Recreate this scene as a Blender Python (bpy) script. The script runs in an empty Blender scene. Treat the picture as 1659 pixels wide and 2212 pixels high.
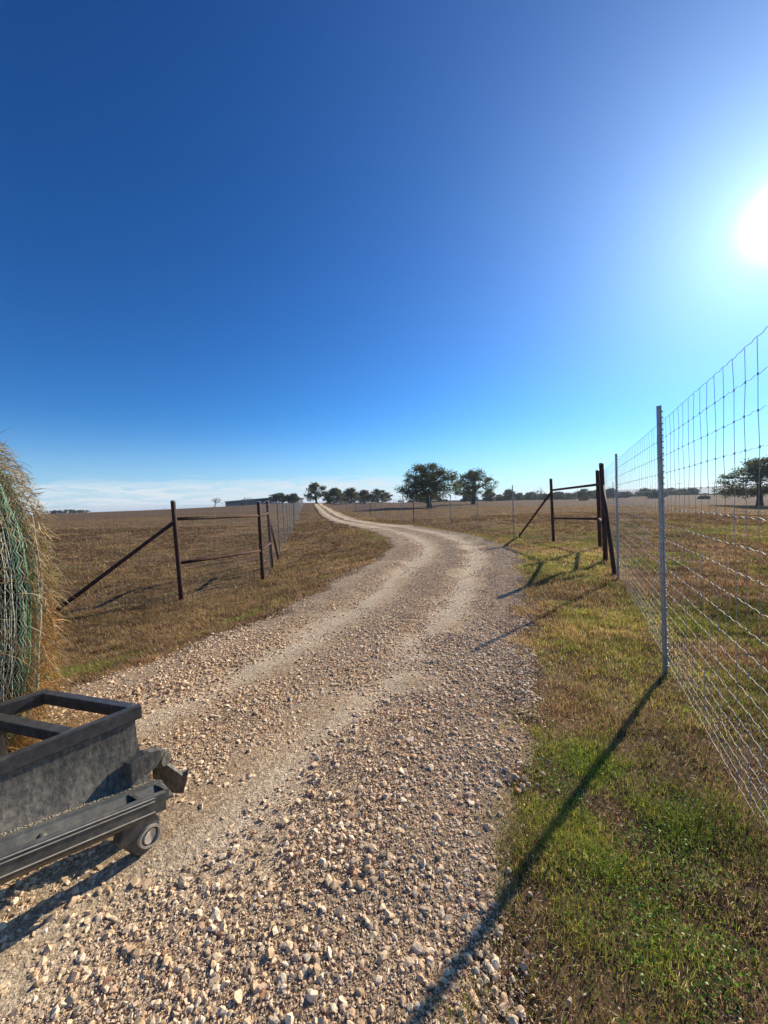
import bpy, bmesh, math, random
import numpy as np
from mathutils import Vector, Matrix

random.seed(7)
rng = np.random.default_rng(11)
scene = bpy.context.scene
COL = scene.collection
R = math.radians

# ------------------------------------------------------------------ camera
EYE = 1.65
FPX = 831.0                       # focal length in units of a 1659 px wide picture
W0, H0 = 1659.0, 2212.0
PITCH, ROLL = R(1.7), R(2.3)
_f = Vector((0, math.cos(PITCH), -math.sin(PITCH)))
_u0 = Vector((0, math.sin(PITCH), math.cos(PITCH)))
_r0 = Vector((1, 0, 0))
CR = _r0 * math.cos(ROLL) - _u0 * math.sin(ROLL)
CU = _r0 * math.sin(ROLL) + _u0 * math.cos(ROLL)
cam_data = bpy.data.cameras.new('camera')
cam = bpy.data.objects.new('camera', cam_data)
COL.objects.link(cam)
m = Matrix((CR, CU, -_f)).transposed().to_4x4()
m.translation = (0, 0, EYE)
cam.matrix_world = m
cam_data.sensor_fit = 'HORIZONTAL'
cam_data.sensor_width = 36.0
cam_data.lens = FPX / W0 * 36.0
cam_data.clip_start = 0.05
cam_data.clip_end = 8000
scene.camera = cam


def ray(px, py):
    return (CR * ((px - W0 / 2) / FPX) + CU * (-(py - H0 / 2) / FPX) + _f)


def at(px, py, d):
    """world point seen at px,py (1659 wide picture) at distance d along +Y"""
    v = ray(px, py)
    return Vector((0, 0, EYE)) + v * (d / v.y)


# ------------------------------------------------------------------ sun and sky
SUN = ray(1704, 470).normalized()
SUN_EL = math.asin(SUN.z)
SUN_AZ = math.atan2(SUN.x, SUN.y)
sun_data = bpy.data.lights.new('sun', 'SUN')
sun_data.energy = 5.0
sun_data.angle = R(0.5)
sun_data.color = (1.0, 0.90, 0.75)
sun = bpy.data.objects.new('sun', sun_data)
sun.rotation_euler = SUN.to_track_quat('Z', 'Y').to_euler()
COL.objects.link(sun)

world = bpy.data.worlds.new("World")
scene.world = world
world.use_nodes = True
nt = world.node_tree
nt.nodes.clear()


def N(tree, typ, **kw):
    n = tree.nodes.new(typ)
    for k, v in kw.items():
        if k.startswith('i_'):
            n.inputs[k[2:].replace('_', ' ')].default_value = v
        else:
            setattr(n, k, v)
    return n


def math_node(tree, op, a, b=None, c=None, clamp=False):
    n = tree.nodes.new('ShaderNodeMath')
    n.operation = op
    n.use_clamp = clamp
    for i, v in enumerate((a, b, c)):
        if v is None:
            continue
        if isinstance(v, (int, float)):
            n.inputs[i].default_value = v
        else:
            tree.links.new(v, n.inputs[i])
    return n.outputs[0]


def mixc(tree, fac, a, b, blend='MIX'):
    n = tree.nodes.new('ShaderNodeMix')
    n.data_type = 'RGBA'
    n.blend_type = blend
    n.clamp_result = False
    for sock, v in ((n.inputs[0], fac), (n.inputs[6], a), (n.inputs[7], b)):
        if isinstance(v, (int, float)):
            sock.default_value = v
        elif isinstance(v, tuple):
            sock.default_value = v if len(v) == 4 else v + (1,)
        else:
            tree.links.new(v, sock)
    return n.outputs[2]


def maprange(tree, v, a, b, c, d, smooth=True):
    n = tree.nodes.new('ShaderNodeMapRange')
    n.interpolation_type = 'SMOOTHSTEP' if smooth else 'LINEAR'
    tree.links.new(v, n.inputs[0])
    for i, x in enumerate((a, b, c, d)):
        n.inputs[i + 1].default_value = x
    return n.outputs[0]


sky = nt.nodes.new('ShaderNodeTexSky')
sky.sky_type = 'NISHITA'
sky.sun_disc = False
sky.sun_elevation = SUN_EL
sky.sun_rotation = SUN_AZ
sky.altitude = 300
sky.air_density = 1.0
sky.dust_density = 0.0
sky.ozone_density = 2.4
tc = nt.nodes.new('ShaderNodeTexCoord')
nrm = N(nt, 'ShaderNodeVectorMath', operation='NORMALIZE')
nt.links.new(tc.outputs['Generated'], nrm.inputs[0])
dot = N(nt, 'ShaderNodeVectorMath', operation='DOT_PRODUCT')
nt.links.new(nrm.outputs[0], dot.inputs[0])
dot.inputs[1].default_value = SUN
dmax = math_node(nt, 'MAXIMUM', dot.outputs['Value'], 0.0)
sep = N(nt, 'ShaderNodeSeparateXYZ')
nt.links.new(nrm.outputs[0], sep.inputs[0])
elev = math_node(nt, 'ARCSINE', sep.outputs[2])
azim = math_node(nt, 'ARCTAN2', sep.outputs[0], sep.outputs[1])
# thin bank of cirrus low over the horizon
mp = N(nt, 'ShaderNodeCombineXYZ')
nt.links.new(math_node(nt, 'MULTIPLY', azim, 8.0), mp.inputs[0])
nt.links.new(math_node(nt, 'MULTIPLY', elev, 70.0), mp.inputs[1])
cn = N(nt, 'ShaderNodeTexNoise', i_Scale=1.0, i_Detail=7.0, i_Roughness=0.62, i_Distortion=0.5)
nt.links.new(mp.outputs[0], cn.inputs['Vector'])
cel = math_node(nt, 'ADD', elev, math_node(nt, 'MULTIPLY', math_node(nt, 'SUBTRACT', cn.outputs["Fac"], 0.5), 0.10))
cm = maprange(nt, cel, R(2.9), R(4.0), 1.0, 0.0)
cwisp = maprange(nt, cn.outputs['Fac'], 0.38, 0.58, 0.25, 1.0)
caz = maprange(nt, azim, R(-2), R(7), 1.0, 0.0)
cloud = math_node(nt, 'MULTIPLY', math_node(nt, 'MULTIPLY', cm, cwisp), caz)
cloud = math_node(nt, 'MULTIPLY', cloud, 0.95)
# deep winter blue: the response of the air per channel
ssp = nt.nodes.new('ShaderNodeSeparateColor')
nt.links.new(sky.outputs[0], ssp.inputs[0])
scb = nt.nodes.new('ShaderNodeCombineColor')
for ci_, (pw_, ml_) in enumerate(((1.6, .20), (1.36, .565), (1.25, 1.0))):
    nt.links.new(math_node(nt, 'MULTIPLY', math_node(nt, 'POWER', ssp.outputs[ci_], pw_), ml_), scb.inputs[ci_])
hzn = maprange(nt, elev, R(-1), R(15), .78, 0.0)
base = mixc(nt, math_node(nt, 'MULTIPLY', hzn, hzn), scb.outputs[0], (6.4, 8.4, 10.6))
base = mixc(nt, cloud, base, (8.2, 9.2, 10.0))
# bright air around the sun (its own aureole)
gl = None
for pw_, ml_ in ((6.0, 1.5), (20.0, 3.8), (70.0, 4.2), (300.0, 4.0), (1500.0, 50.0)):
    g_ = math_node(nt, 'MULTIPLY', math_node(nt, 'POWER', dmax, pw_), ml_)
    gl = g_ if gl is None else math_node(nt, 'ADD', gl, g_)
up = maprange(nt, elev, R(-1), R(14), 0.25, 1.0)
gl = math_node(nt, 'MULTIPLY', gl, up)
glc = mixc(nt, 1.0, (0.68, 0.89, 1.0), gl, 'MULTIPLY')
addc = mixc(nt, 1.0, base, glc, 'ADD')
bg = N(nt, 'ShaderNodeBackground', i_Strength=0.070)
nt.links.new(addc, bg.inputs[0])
wo = N(nt, 'ShaderNodeOutputWorld')
nt.links.new(bg.outputs[0], wo.inputs[0])

scene.view_settings.view_transform = 'Standard'
scene.view_settings.look = 'None'
scene.view_settings.gamma = 1
scene.view_settings.use_curve_mapping = False
scene.view_settings.exposure = 0.38
scene.cycles.max_bounces = 6
scene.cycles.transparent_max_bounces = 8


# ------------------------------------------------------------------ helpers
def material(name):
    mt = bpy.data.materials.new(name)
    mt.use_nodes = True
    t = mt.node_tree
    b = t.nodes['Principled BSDF']
    b.inputs['Specular IOR Level'].default_value = 0.3
    return mt, t, b


def ramp(t, fac, stops):
    n = t.nodes.new('ShaderNodeValToRGB')
    e = n.color_ramp.elements
    while len(e) < len(stops):
        e.new(0.5)
    for k, (p, c) in enumerate(stops):
        e[k].position = p
        e[k].color = c + (1,)
    t.links.new(fac, n.inputs[0])
    return n.outputs[0]


def noise(t, scale, detail=4, rough=0.6, vec=None, dist=0.0):
    n = N(t, 'ShaderNodeTexNoise', i_Scale=scale, i_Detail=detail, i_Roughness=rough, i_Distortion=dist)
    if vec is not None:
        t.links.new(vec, n.inputs['Vector'])
    return n.outputs['Fac']


def obj_coord(t, scale=None):
    c = t.nodes.new('ShaderNodeTexCoord').outputs['Object']
    if scale:
        mpn = t.nodes.new('ShaderNodeMapping')
        mpn.inputs['Scale'].default_value = scale
        t.links.new(c, mpn.inputs[0])
        return mpn.outputs[0]
    return c


def world_coord(t, scale=None):
    c = t.nodes.new('ShaderNodeNewGeometry').outputs['Position']
    if scale:
        mpn = t.nodes.new('ShaderNodeMapping')
        mpn.inputs['Scale'].default_value = scale
        t.links.new(c, mpn.inputs[0])
        return mpn.outputs[0]
    return c


def bump(t, bsdf, h, strength, dist):
    n = N(t, 'ShaderNodeBump', i_Strength=strength, i_Distance=dist)
    t.links.new(h, n.inputs['Height'])
    t.links.new(n.outputs[0], bsdf.inputs['Normal'])


class MB:
    """collects pieces, builds ONE mesh object"""

    def __init__(self):
        self.v, self.f, self.n = [], [], 0

    def add(self, verts, faces):
        self.v.extend([tuple(p) for p in verts])
        self.f.extend([tuple(i + self.n for i in q) for q in faces])
        self.n += len(verts)

    def tube(self, pts, rad, sides=8, caps=True):
        pts = [Vector(p) for p in pts]
        k = len(pts)
        if isinstance(rad, (int, float)):
            rad = [rad] * k
        vs, fs = [], []
        ref = None
        for i, p in enumerate(pts):
            tg = (pts[min(i + 1, k - 1)] - pts[max(i - 1, 0)])
            if tg.length < 1e-9:
                tg = Vector((0, 0, 1))
            tg.normalize()
            if ref is None:
                ref = tg.orthogonal().normalized()
            else:
                ref = (ref - tg * ref.dot(tg))
                ref = ref.normalized() if ref.length > 1e-6 else tg.orthogonal().normalized()
            b = tg.cross(ref)
            for s in range(sides):
                a = 2 * math.pi * s / sides
                vs.append(p + (ref * math.cos(a) + b * math.sin(a)) * rad[i])
        for i in range(k - 1):
            for s in range(sides):
                s2 = (s + 1) % sides
                fs.append((i * sides + s, i * sides + s2, (i + 1) * sides + s2, (i + 1) * sides + s))
        if caps:
            fs.append(tuple(range(sides - 1, -1, -1)))
            fs.append(tuple((k - 1) * sides + s for s in range(sides)))
        self.add(vs, fs)

    def hexa(self, p):
        """8 corners: bottom ring 0-3, top ring 4-7"""
        self.add(p, [(3, 2, 1, 0), (4, 5, 6, 7), (0, 1, 5, 4), (1, 2, 6, 5), (2, 3, 7, 6), (3, 0, 4, 7)])

    def box(self, c, sx, sy, sz):
        x, y, z = c
        a, b, h = sx / 2, sy / 2, sz / 2
        self.hexa([(x - a, y - b, z - h), (x + a, y - b, z - h), (x + a, y + b, z - h), (x - a, y + b, z - h),
                   (x - a, y - b, z + h), (x + a, y - b, z + h), (x + a, y + b, z + h), (x - a, y + b, z + h)])

    def prism(self, poly, off):
        """poly: 3D points of a planar outline, extruded by the vector off"""
        k = len(poly)
        off = Vector(off)
        vs = [Vector(p) for p in poly] + [Vector(p) + off for p in poly]
        fs = [tuple(range(k - 1, -1, -1)), tuple(range(k, 2 * k))]
        for i in range(k):
            j = (i + 1) % k
            fs.append((i, j, k + j, k + i))
        self.add(vs, fs)

    def build(self, name, mat, parent=None, smooth=False, bevel=0.0, loc=None):
        me = bpy.data.meshes.new(name)
        vs = self.v
        if loc is not None:
            L = Vector(loc)
            vs = [Vector(p) - L for p in vs]
        me.from_pydata(vs, [], self.f)
        bm = bmesh.new()
        bm.from_mesh(me)
        bmesh.ops.recalc_face_normals(bm, faces=bm.faces)
        bm.to_mesh(me)
        bm.free()
        me.materials.append(mat)
        if smooth:
            me.polygons.foreach_set('use_smooth', [True] * len(me.polygons))
        o = bpy.data.objects.new(name, me)
        COL.objects.link(o)
        if parent is not None:
            o.parent = parent
        elif loc is not None:
            o.location = loc
        if bevel:
            bv = o.modifiers.new('bevel', 'BEVEL')
            bv.width = bevel
            bv.segments = 2
            bv.limit_method = 'ANGLE'
        return o


def big_mesh(name, verts, loops, starts, mat, attrs=None, smooth=False, parent=None):
    me = bpy.data.meshes.new(name)
    me.vertices.add(len(verts))
    me.vertices.foreach_set('co', np.ascontiguousarray(verts, dtype=np.float32).ravel())
    me.loops.add(len(loops))
    me.loops.foreach_set('vertex_index', np.ascontiguousarray(loops, dtype=np.int32))
    me.polygons.add(len(starts))
    me.polygons.foreach_set('loop_start', np.ascontiguousarray(starts, dtype=np.int32))
    me.polygons.foreach_set('use_smooth', np.full(len(starts), smooth))
    me.update(calc_edges=True)
    for an, data in (attrs or {}).items():
        if data.ndim == 2:
            a = me.attributes.new(an, 'FLOAT_COLOR', 'POINT')
            a.data.foreach_set('color', np.ascontiguousarray(data, dtype=np.float32).ravel())
        else:
            a = me.attributes.new(an, 'FLOAT', 'POINT')
            a.data.foreach_set('value', np.ascontiguousarray(data, dtype=np.float32))
    me.materials.append(mat)
    o = bpy.data.objects.new(name, me)
    COL.objects.link(o)
    if parent is not None:
        o.parent = parent
    return o


def tag(o, label=None, cat=None, group=None, kind=None):
    for k, v in (('label', label), ('category', cat), ('group', group), ('kind', kind)):
        if v:
            o[k] = v
    return o


def thing(name, label, cat, loc=(0, 0, 0), group=None):
    o = bpy.data.objects.new(name, None)
    o.empty_display_size = 0.2
    o.location = loc
    COL.objects.link(o)
    tag(o, label, cat, group)
    return o


def vnoise(x, y, s, seed=0):
    """cheap smooth value noise on numpy arrays, 0..1"""
    x = np.asarray(x) / s + 1000.0
    y = np.asarray(y) / s + 1000.0
    xi, yi = np.floor(x).astype(np.int64), np.floor(y).astype(np.int64)
    fx, fy = x - xi, y - yi
    fx, fy = fx * fx * (3 - 2 * fx), fy * fy * (3 - 2 * fy)

    def h(a, b):
        v = (a * 374761393 + b * 668265263 + seed * 974711) & 0xFFFFFFFF
        v = ((v ^ (v >> 13)) * 1274126177) & 0xFFFFFFFF
        return ((v ^ (v >> 16)) & 0xFFFF) / 65535.0
    return (h(xi, yi) * (1 - fx) + h(xi + 1, yi) * fx) * (1 - fy) + (h(xi, yi + 1) * (1 - fx) + h(xi + 1, yi + 1) * fx) * fy


# ------------------------------------------------------------------ terrain
ZR_D = [-10, 12, 17, 22, 30, 40, 62, 86, 108, 150, 200]
ZR_Z = [0, 0, -.12, -.2, -.25, -.25, -.05, .3, .7, 1.35, 1.55]
ROAD = [((-7, -6), (-.8, -6)), ((-6.2, -2), (-.1, -2)), ((-5.4, .5), (.27, .3)), ((-4.7, 1.9), (.36, 1.25)),
        ((-3.35, 3.1), (.46, 1.8)), ((-2.66, 4.0), (.84, 2.6)), ((-2.25, 4.65), (1.38, 3.9)), ((-1.43, 6.3), (2.14, 6.0)),
        ((-1.0, 8.3), (2.75, 7.6)), ((0, 11.5), (3.5, 10.2)), ((.27, 14), (3.95, 13.5)), ((.15, 17.5), (4.0, 17.8)),
        ((-.6, 22.5), (3.2, 22)), ((-1.7, 26.5), (1.9, 27.2)), ((-3.4, 32), (-.1, 31.5)), ((-5.3, 38.5), (-2.6, 39)),
        ((-7.6, 48), (-4.6, 48)), ((-10.4, 62), (-7.4, 62.5)), ((-15, 86), (-11.9, 86)), ((-19.3, 108), (-16.2, 108)),
        ((-27, 150), (-23.8, 150)), ((-35, 200), (-32, 200))]

HF = 2.44


def solve(base, top, hgt=HF):
    """post seen from base to top px, of known height: its foot in the world"""
    d = FPX * hgt / (base[1] - top[1])
    return at(base[0], base[1], d), at(top[0], top[1], d)


POSTS = {
    'NEAR': solve((1442, 1455), (1428, 876)),
    'SECOND': solve((1337, 1254), (1333, 980)),
    'A': solve((1309, 1215), (1299, 1002)),
    'B': solve((1296.6, 1185.7), (1290.4, 1017)),
    'C': solve((1196, 1172), (1190, 1035)),
    'L1': solve((393, 1300), (373.5, 1083)),
    'L2': solve((568, 1255), (558.5, 1084)),
    'L3': solve((588.6, 1229.3), (577.3, 1083)),
}
CTRL = []
for (lx, ly), (rx, ry) in ROAD:
    CTRL += [(lx, ly, np.interp(ly, ZR_D, ZR_Z)), (rx, ry, np.interp(ry, ZR_D, ZR_Z)),
             ((lx + rx) / 2, (ly + ry) / 2, np.interp((ly + ry) / 2, ZR_D, ZR_Z) + .02)]
for k, (b, t_) in POSTS.items():
    CTRL.append(tuple(b))
FOOT_L = at(117, 1333, 8.2)
FOOT_LR = at(601, 1208, 15.9)
FOOT_A = at(1327, 1244, 8.1)
FOOT_C = at(1122.6, 1161, 17.8)
CTRL += [tuple(FOOT_L), tuple(FOOT_LR), tuple(FOOT_A), tuple(FOOT_C)]
F2_XY = [(5.94, 17.5), (5.35, 21.8), (4.6, 26), (3.75, 30), (2.75, 34.3), (1.8, 38.5), (.6, 43.5), (-1.0, 51), (-2.4, 58), (-7.5, 88), (-12.8, 115), (-20, 150)]
F2_Z = [-.33, -.45, -.52, -.55, -.55, -.55, -.5, -.45, -.42, -.4, -.1, .6]
CTRL += [(x, y, z) for (x, y), z in zip(F2_XY, F2_Z)]
CTRL += [(-6.9, 29, -.62), (-9.2, 40.5, -.6), (-13.5, 62, -.3), (-23, 108, .5), (-32, 150, 1.2),
         (-4, 5.2, -.28), (-8, 5, -.45), (-12, 4, -.5), (-6.4, 2.4, -.12), (-10, -5, -.3), (-12, 12, -.55), (-20, 25, -.45),
         (-60, 70, .15), (-130, 150, 1.25), (-65, 160, 1.4), (-250, 250, 1.4), (-500, 400, .6), (-200, 600, 0), (-1500, 1500, -6),
         (6, 4, -.12), (12, 8, -.4), (20, 14, -.8), (15, 2, -.5), (30, 25, -1.1), (40, 60, -1.3), (2, -3, 0), (6, -6, -.1), (20, -20, -.5),
         (-300, 2600, -6), (-100, 1200, -3)]
for px, py in ((860, 1085.5), (1000, 1083.5), (1150, 1080.5), (1300, 1079), (1450, 1072), (1600, 1071), (1750, 1072)):
    for d in (420, 1000, 3000, 5500):
        CTRL.append(tuple(at(px, py, d)))
TREE_CTRL = {'oak': at(928, 1097, 88), 'oak2': at(1022, 1089, 110), 'oak3': at(1640, 1092, 75)}
CTRL += [tuple(v) for v in TREE_CTRL.values()]
for px, py, d in ((758.6, 1087.8, 170), (817, 1085.7, 180), (919, 1086, 165), (1055, 1083, 200), (1150, 1080, 270), (1263, 1081.6, 230), (1450, 1070, 300), (1523, 1078, 165), (1600, 1070, 300), (487, 1094.3, 250), (605, 1087, 210), (105, 1110, 300)):
    CTRL.append(tuple(at(px, py, d)))
CTRL = np.array(CTRL, float)


def _warp(x, y):
    return np.arcsinh(np.asarray(x) / 6.0) * 6.0, np.arcsinh(np.asarray(y) / 6.0) * 6.0


_cu, _cv = _warp(CTRL[:, 0], CTRL[:, 1])
_C2 = 0.36
_A = np.sqrt((_cu[:, None] - _cu[None]) ** 2 + (_cv[:, None] - _cv[None]) ** 2 + _C2)
_n = len(CTRL)
_M = np.zeros((_n + 1, _n + 1))
_M[:_n, :_n] = -_A + np.eye(_n) * 0.02
_M[:_n, _n] = 1
_M[_n, :_n] = 1
_Wt = np.linalg.solve(_M, np.append(CTRL[:, 2], 0))


def terrain(x, y):
    x, y = np.broadcast_arrays(np.asarray(x, float), np.asarray(y, float))
    shp = x.shape
    u, v = _warp(x.ravel(), y.ravel())
    out = np.empty(len(u))
    for i in range(0, len(u), 20000):
        s = slice(i, i + 20000)
        r = np.sqrt((u[s, None] - _cu) ** 2 + (v[s, None] - _cv) ** 2 + _C2)
        out[s] = -r @ _Wt[:_n] + _Wt[_n]
    return out.reshape(shp)


# road edge polylines, smoothed (Catmull-Rom)
def catmull(P, per=12):
    P = np.array(P, float)
    Q = np.vstack([2 * P[0] - P[1], P, 2 * P[-1] - P[-2]])
    out = []
    for i in range(1, len(Q) - 2):
        p0, p1, p2, p3 = Q[i - 1], Q[i], Q[i + 1], Q[i + 2]
        for s in np.arange(per) / per:
            out.append(0.5 * ((2 * p1) + (-p0 + p2) * s + (2 * p0 - 5 * p1 + 4 * p2 - p3) * s * s + (-p0 + 3 * p1 - 3 * p2 + p3) * s ** 3))
    out.append(Q[-2])
    return np.array(out)


RL = catmull([a for a, b in ROAD])
RR = catmull([b for a, b in ROAD])


def road_coord(x, y):
    """signed position across the road: -1 left edge, +1 right edge; and the half width"""
    x, y = np.asarray(x, float).ravel(), np.asarray(y, float).ravel()
    c = (RL + RR) / 2
    best = np.full(len(x), 1e9)
    idx = np.zeros(len(x), int)
    for i in range(0, len(x), 20000):
        s = slice(i, i + 20000)
        D = (x[s, None] - c[:, 0]) ** 2 + (y[s, None] - c[:, 1]) ** 2
        k = D.argmin(1)
        idx[s] = k
    # refine on neighbouring rungs
    acr = np.zeros(len(x))
    best[:] = 1e9
    nseg = len(c) - 1
    for o in range(-6, 7):
        k = np.clip(idx + o, 0, nseg - 1)
        # distance along: project on the rung direction between rung k and k+1
        d0, d1 = RR[k] - RL[k], RR[k + 1] - RL[k + 1]
        tg = c[k + 1] - c[k]
        t = ((x - c[k][:, 0]) * tg[:, 0] + (y - c[k][:, 1]) * tg[:, 1]) / (tg ** 2).sum(1)
        t = np.clip(t, 0, 1)
        L = RL[k] * (1 - t)[:, None] + RL[k + 1] * t[:, None]
        Rr = RR[k] * (1 - t)[:, None] + RR[k + 1] * t[:, None]
        d = Rr - L
        a = (((x - L[:, 0]) * d[:, 0] + (y - L[:, 1]) * d[:, 1]) / (d ** 2).sum(1)) * 2 - 1
        px = L[:, 0] + (a + 1) / 2 * d[:, 0]
        py = L[:, 1] + (a + 1) / 2 * d[:, 1]
        e = (px - x) ** 2 + (py - y) ** 2
        m_ = e < best
        best[m_] = e[m_]
        acr[m_] = a[m_]
    return acr


# ------------------------------------------------------------------ ground, hills, road
def lumps(x, y):
    x, y = np.asarray(x), np.asarray(y)
    far = np.clip(1 - np.hypot(x, y) / 60, 0, 1)
    return ((vnoise(x, y, .55, 3) - .5) * .05 + (vnoise(x, y, .21, 4) - .5) * .03 + (vnoise(x, y, 2.3, 5) - .5) * .12 * np.clip(np.hypot(x, y) / 12, 0, 1)) * far


def ground_z(x, y):
    x, y = np.broadcast_arrays(np.asarray(x, float), np.asarray(y, float))
    a = np.abs(road_coord(x, y)).reshape(x.shape)
    off = np.clip((a - 1.0) / .35, 0, 1)
    return terrain(x, y) + lumps(x, y) * off


def grid_axis(lo, hi, n, s):
    u = np.linspace(np.arcsinh(lo / s), np.arcsinh(hi / s), n)
    return np.sinh(u) * s


gx = grid_axis(-3000, 3000, 420, 2.2)
gy = np.concatenate([np.linspace(-60, -1, 24), grid_axis(0.0, 6000, 400, 2.2)])
X, Y = np.meshgrid(gx, gy)
a = np.abs(road_coord(X.ravel(), Y.ravel())).reshape(X.shape)
inside = np.clip((1.02 - a) / .12, 0, 1)
off = np.clip((a - 1.0) / .35, 0, 1)
Z = terrain(X, Y) + lumps(X, Y) * off - inside * (.05 + np.clip(np.hypot(X, Y) / 900, 0, .25))
ny, nx = X.shape
V = np.stack([X, Y, Z], -1).reshape(-1, 3)
I = np.arange(ny * nx).reshape(ny, nx)
loops = np.stack([I[:-1, :-1], I[:-1, 1:], I[1:, 1:], I[1:, :-1]], -1).reshape(-1)

mat_ground, t, b = material('dry_pasture_soil')
wc = world_coord(t)
n1 = noise(t, 0.9, 8, .68, wc)
n2 = noise(t, 7.0, 6, .7, wc)
n3 = noise(t, 0.05, 4, .55, wc)
n4 = noise(t, 38.0, 5, .75, wc)
mixn = math_node(t, 'ADD', math_node(t, 'MULTIPLY', n1, .45), math_node(t, 'ADD', math_node(t, 'MULTIPLY', n2, .33), math_node(t, 'MULTIPLY', n4, .22)))
c1 = ramp(t, mixn, [(.36, (.040, .025, .016)), (.47, (.118, .073, .042)), (.55, (.20, .129, .074)), (.66, (.30, .215, .125))])
grn = maprange(t, n3, .50, .68, 0, .55)
gsm = maprange(t, n1, .42, .62, 0, 1)
c2 = mixc(t, math_node(t, 'MULTIPLY', grn, gsm), c1, (.115, .125, .042))
t.links.new(c2, b.inputs['Base Color'])
b.inputs['Roughness'].default_value = 1.0
b.inputs['Specular IOR Level'].default_value = 0.05
bump(t, b, mixn, 0.9, 0.06)
ground = big_mesh('ground', V, loops, np.arange(0, len(loops), 4), mat_ground, smooth=True)
tag(ground, kind='structure')

# road sheet
NAC = 56
s_ = np.linspace(-1, 1, NAC)
rows = len(RL)
dens = []
for i in range(rows - 1):
    ln = np.linalg.norm((RL[i + 1] + RR[i + 1] - RL[i] - RR[i]) / 2)
    k = max(1, int(ln / .12)) if (RL[i, 1] < 14) else max(1, int(ln / .6))
    dens += [i + j / k for j in range(k)]
dens.append(rows - 1.0)
dens = np.array(dens)
k0 = np.clip(dens.astype(int), 0, rows - 2)
fr = (dens - k0)[:, None]
Lr = RL[k0] * (1 - fr) + RL[k0 + 1] * fr
Rr_ = RR[k0] * (1 - fr) + RR[k0 + 1] * fr
wob_l = (vnoise(Lr[:, 0], Lr[:, 1], .8, 8) - .5) * .5 + (vnoise(Lr[:, 0], Lr[:, 1], .22, 9) - .5) * .22
wob_r = (vnoise(Rr_[:, 0], Rr_[:, 1], .8, 10) - .5) * .5 + (vnoise(Rr_[:, 0], Rr_[:, 1], .22, 12) - .5) * .22
dd = (Rr_ - Lr)
dn = dd / np.linalg.norm(dd, axis=1)[:, None]
Lw = Lr - dn * (.10 + wob_l)[:, None]
Rw = Rr_ + dn * (.10 + wob_r)[:, None]
sv = (s_ + 1) / 2
XY = Lw[:, None, :] * (1 - sv)[None, :, None] + Rw[:, None, :] * sv[None, :, None]
rz = terrain(XY[..., 0], XY[..., 1])
edge = np.clip((1 - np.abs(s_)) / .10, 0, 1)
dist = np.hypot(XY[..., 0], XY[..., 1])
rut = -.035 * (np.exp(-((s_ - .38) / .16) ** 2) + np.exp(-((s_ + .38) / .16) ** 2))
micro = (vnoise(XY[..., 0], XY[..., 1], .35, 22) - .5) * .018
rz = rz + .012 + (rut[None] + micro) * edge[None] - (1 - edge)[None] * .05 + np.clip(dist / 700, 0, .12)
V = np.concatenate([XY, rz[..., None]], -1).reshape(-1, 3)
I = np.arange(len(dens) * NAC).reshape(len(dens), NAC)
loops = np.stack([I[:-1, :-1], I[:-1, 1:], I[1:, 1:], I[1:, :-1]], -1).reshape(-1)
mat_road, t, b = material('crushed_limestone_road')
wc = world_coord(t)
ac = t.nodes.new('ShaderNodeAttribute')
ac.attribute_name = 'across'
al = t.nodes.new('ShaderNodeAttribute')
al.attribute_name = 'along'
n1 = noise(t, 1.1, 6, .65, wc)
n2 = noise(t, 30, 6, .75, wc)
vor = N(t, 'ShaderNodeTexVoronoi', i_Scale=42.0, i_Randomness=1.0)
t.links.new(wc, vor.inputs['Vector'])
vor2 = N(t, 'ShaderNodeTexVoronoi', i_Scale=95.0, i_Randomness=1.0)
t.links.new(wc, vor2.inputs['Vector'])
mixn = math_node(t, 'ADD', math_node(t, 'MULTIPLY', n2, .6), math_node(t, 'MULTIPLY', vor.outputs['Color'], .4))
c1 = ramp(t, mixn, [(.25, (.30, .20, .115)), (.45, (.53, .375, .225)), (.62, (.65, .49, .325)), (.85, (.76, .63, .47))])
c1 = mixc(t, maprange(t, n1, .45, .7, 0, .55), c1, (.46, .30, .16))
trk = N(t, 'ShaderNodeTexNoise', i_Scale=.35, i_Detail=3.0)
t.links.new(wc, trk.inputs['Vector'])
acw = math_node(t, 'ADD', ac.outputs['Fac'], math_node(t, 'MULTIPLY', math_node(t, 'SUBTRACT', trk.outputs['Fac'], .5), .35))
dtr = math_node(t, 'MINIMUM', math_node(t, 'ABSOLUTE', math_node(t, 'SUBTRACT', acw, .40)), math_node(t, 'ABSOLUTE', math_node(t, 'ADD', acw, .36)))
trf = maprange(t, dtr, .06, .24, 1, 0)
c1 = mixc(t, math_node(t, 'MULTIPLY', trf, .7), c1, (.76, .62, .44))
c1 = mixc(t, math_node(t, 'MULTIPLY', maprange(t, dtr, .16, .34, 0, 1), maprange(t, n2, .4, .6, .15, .6)), c1, (.45, .34, .235))
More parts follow.
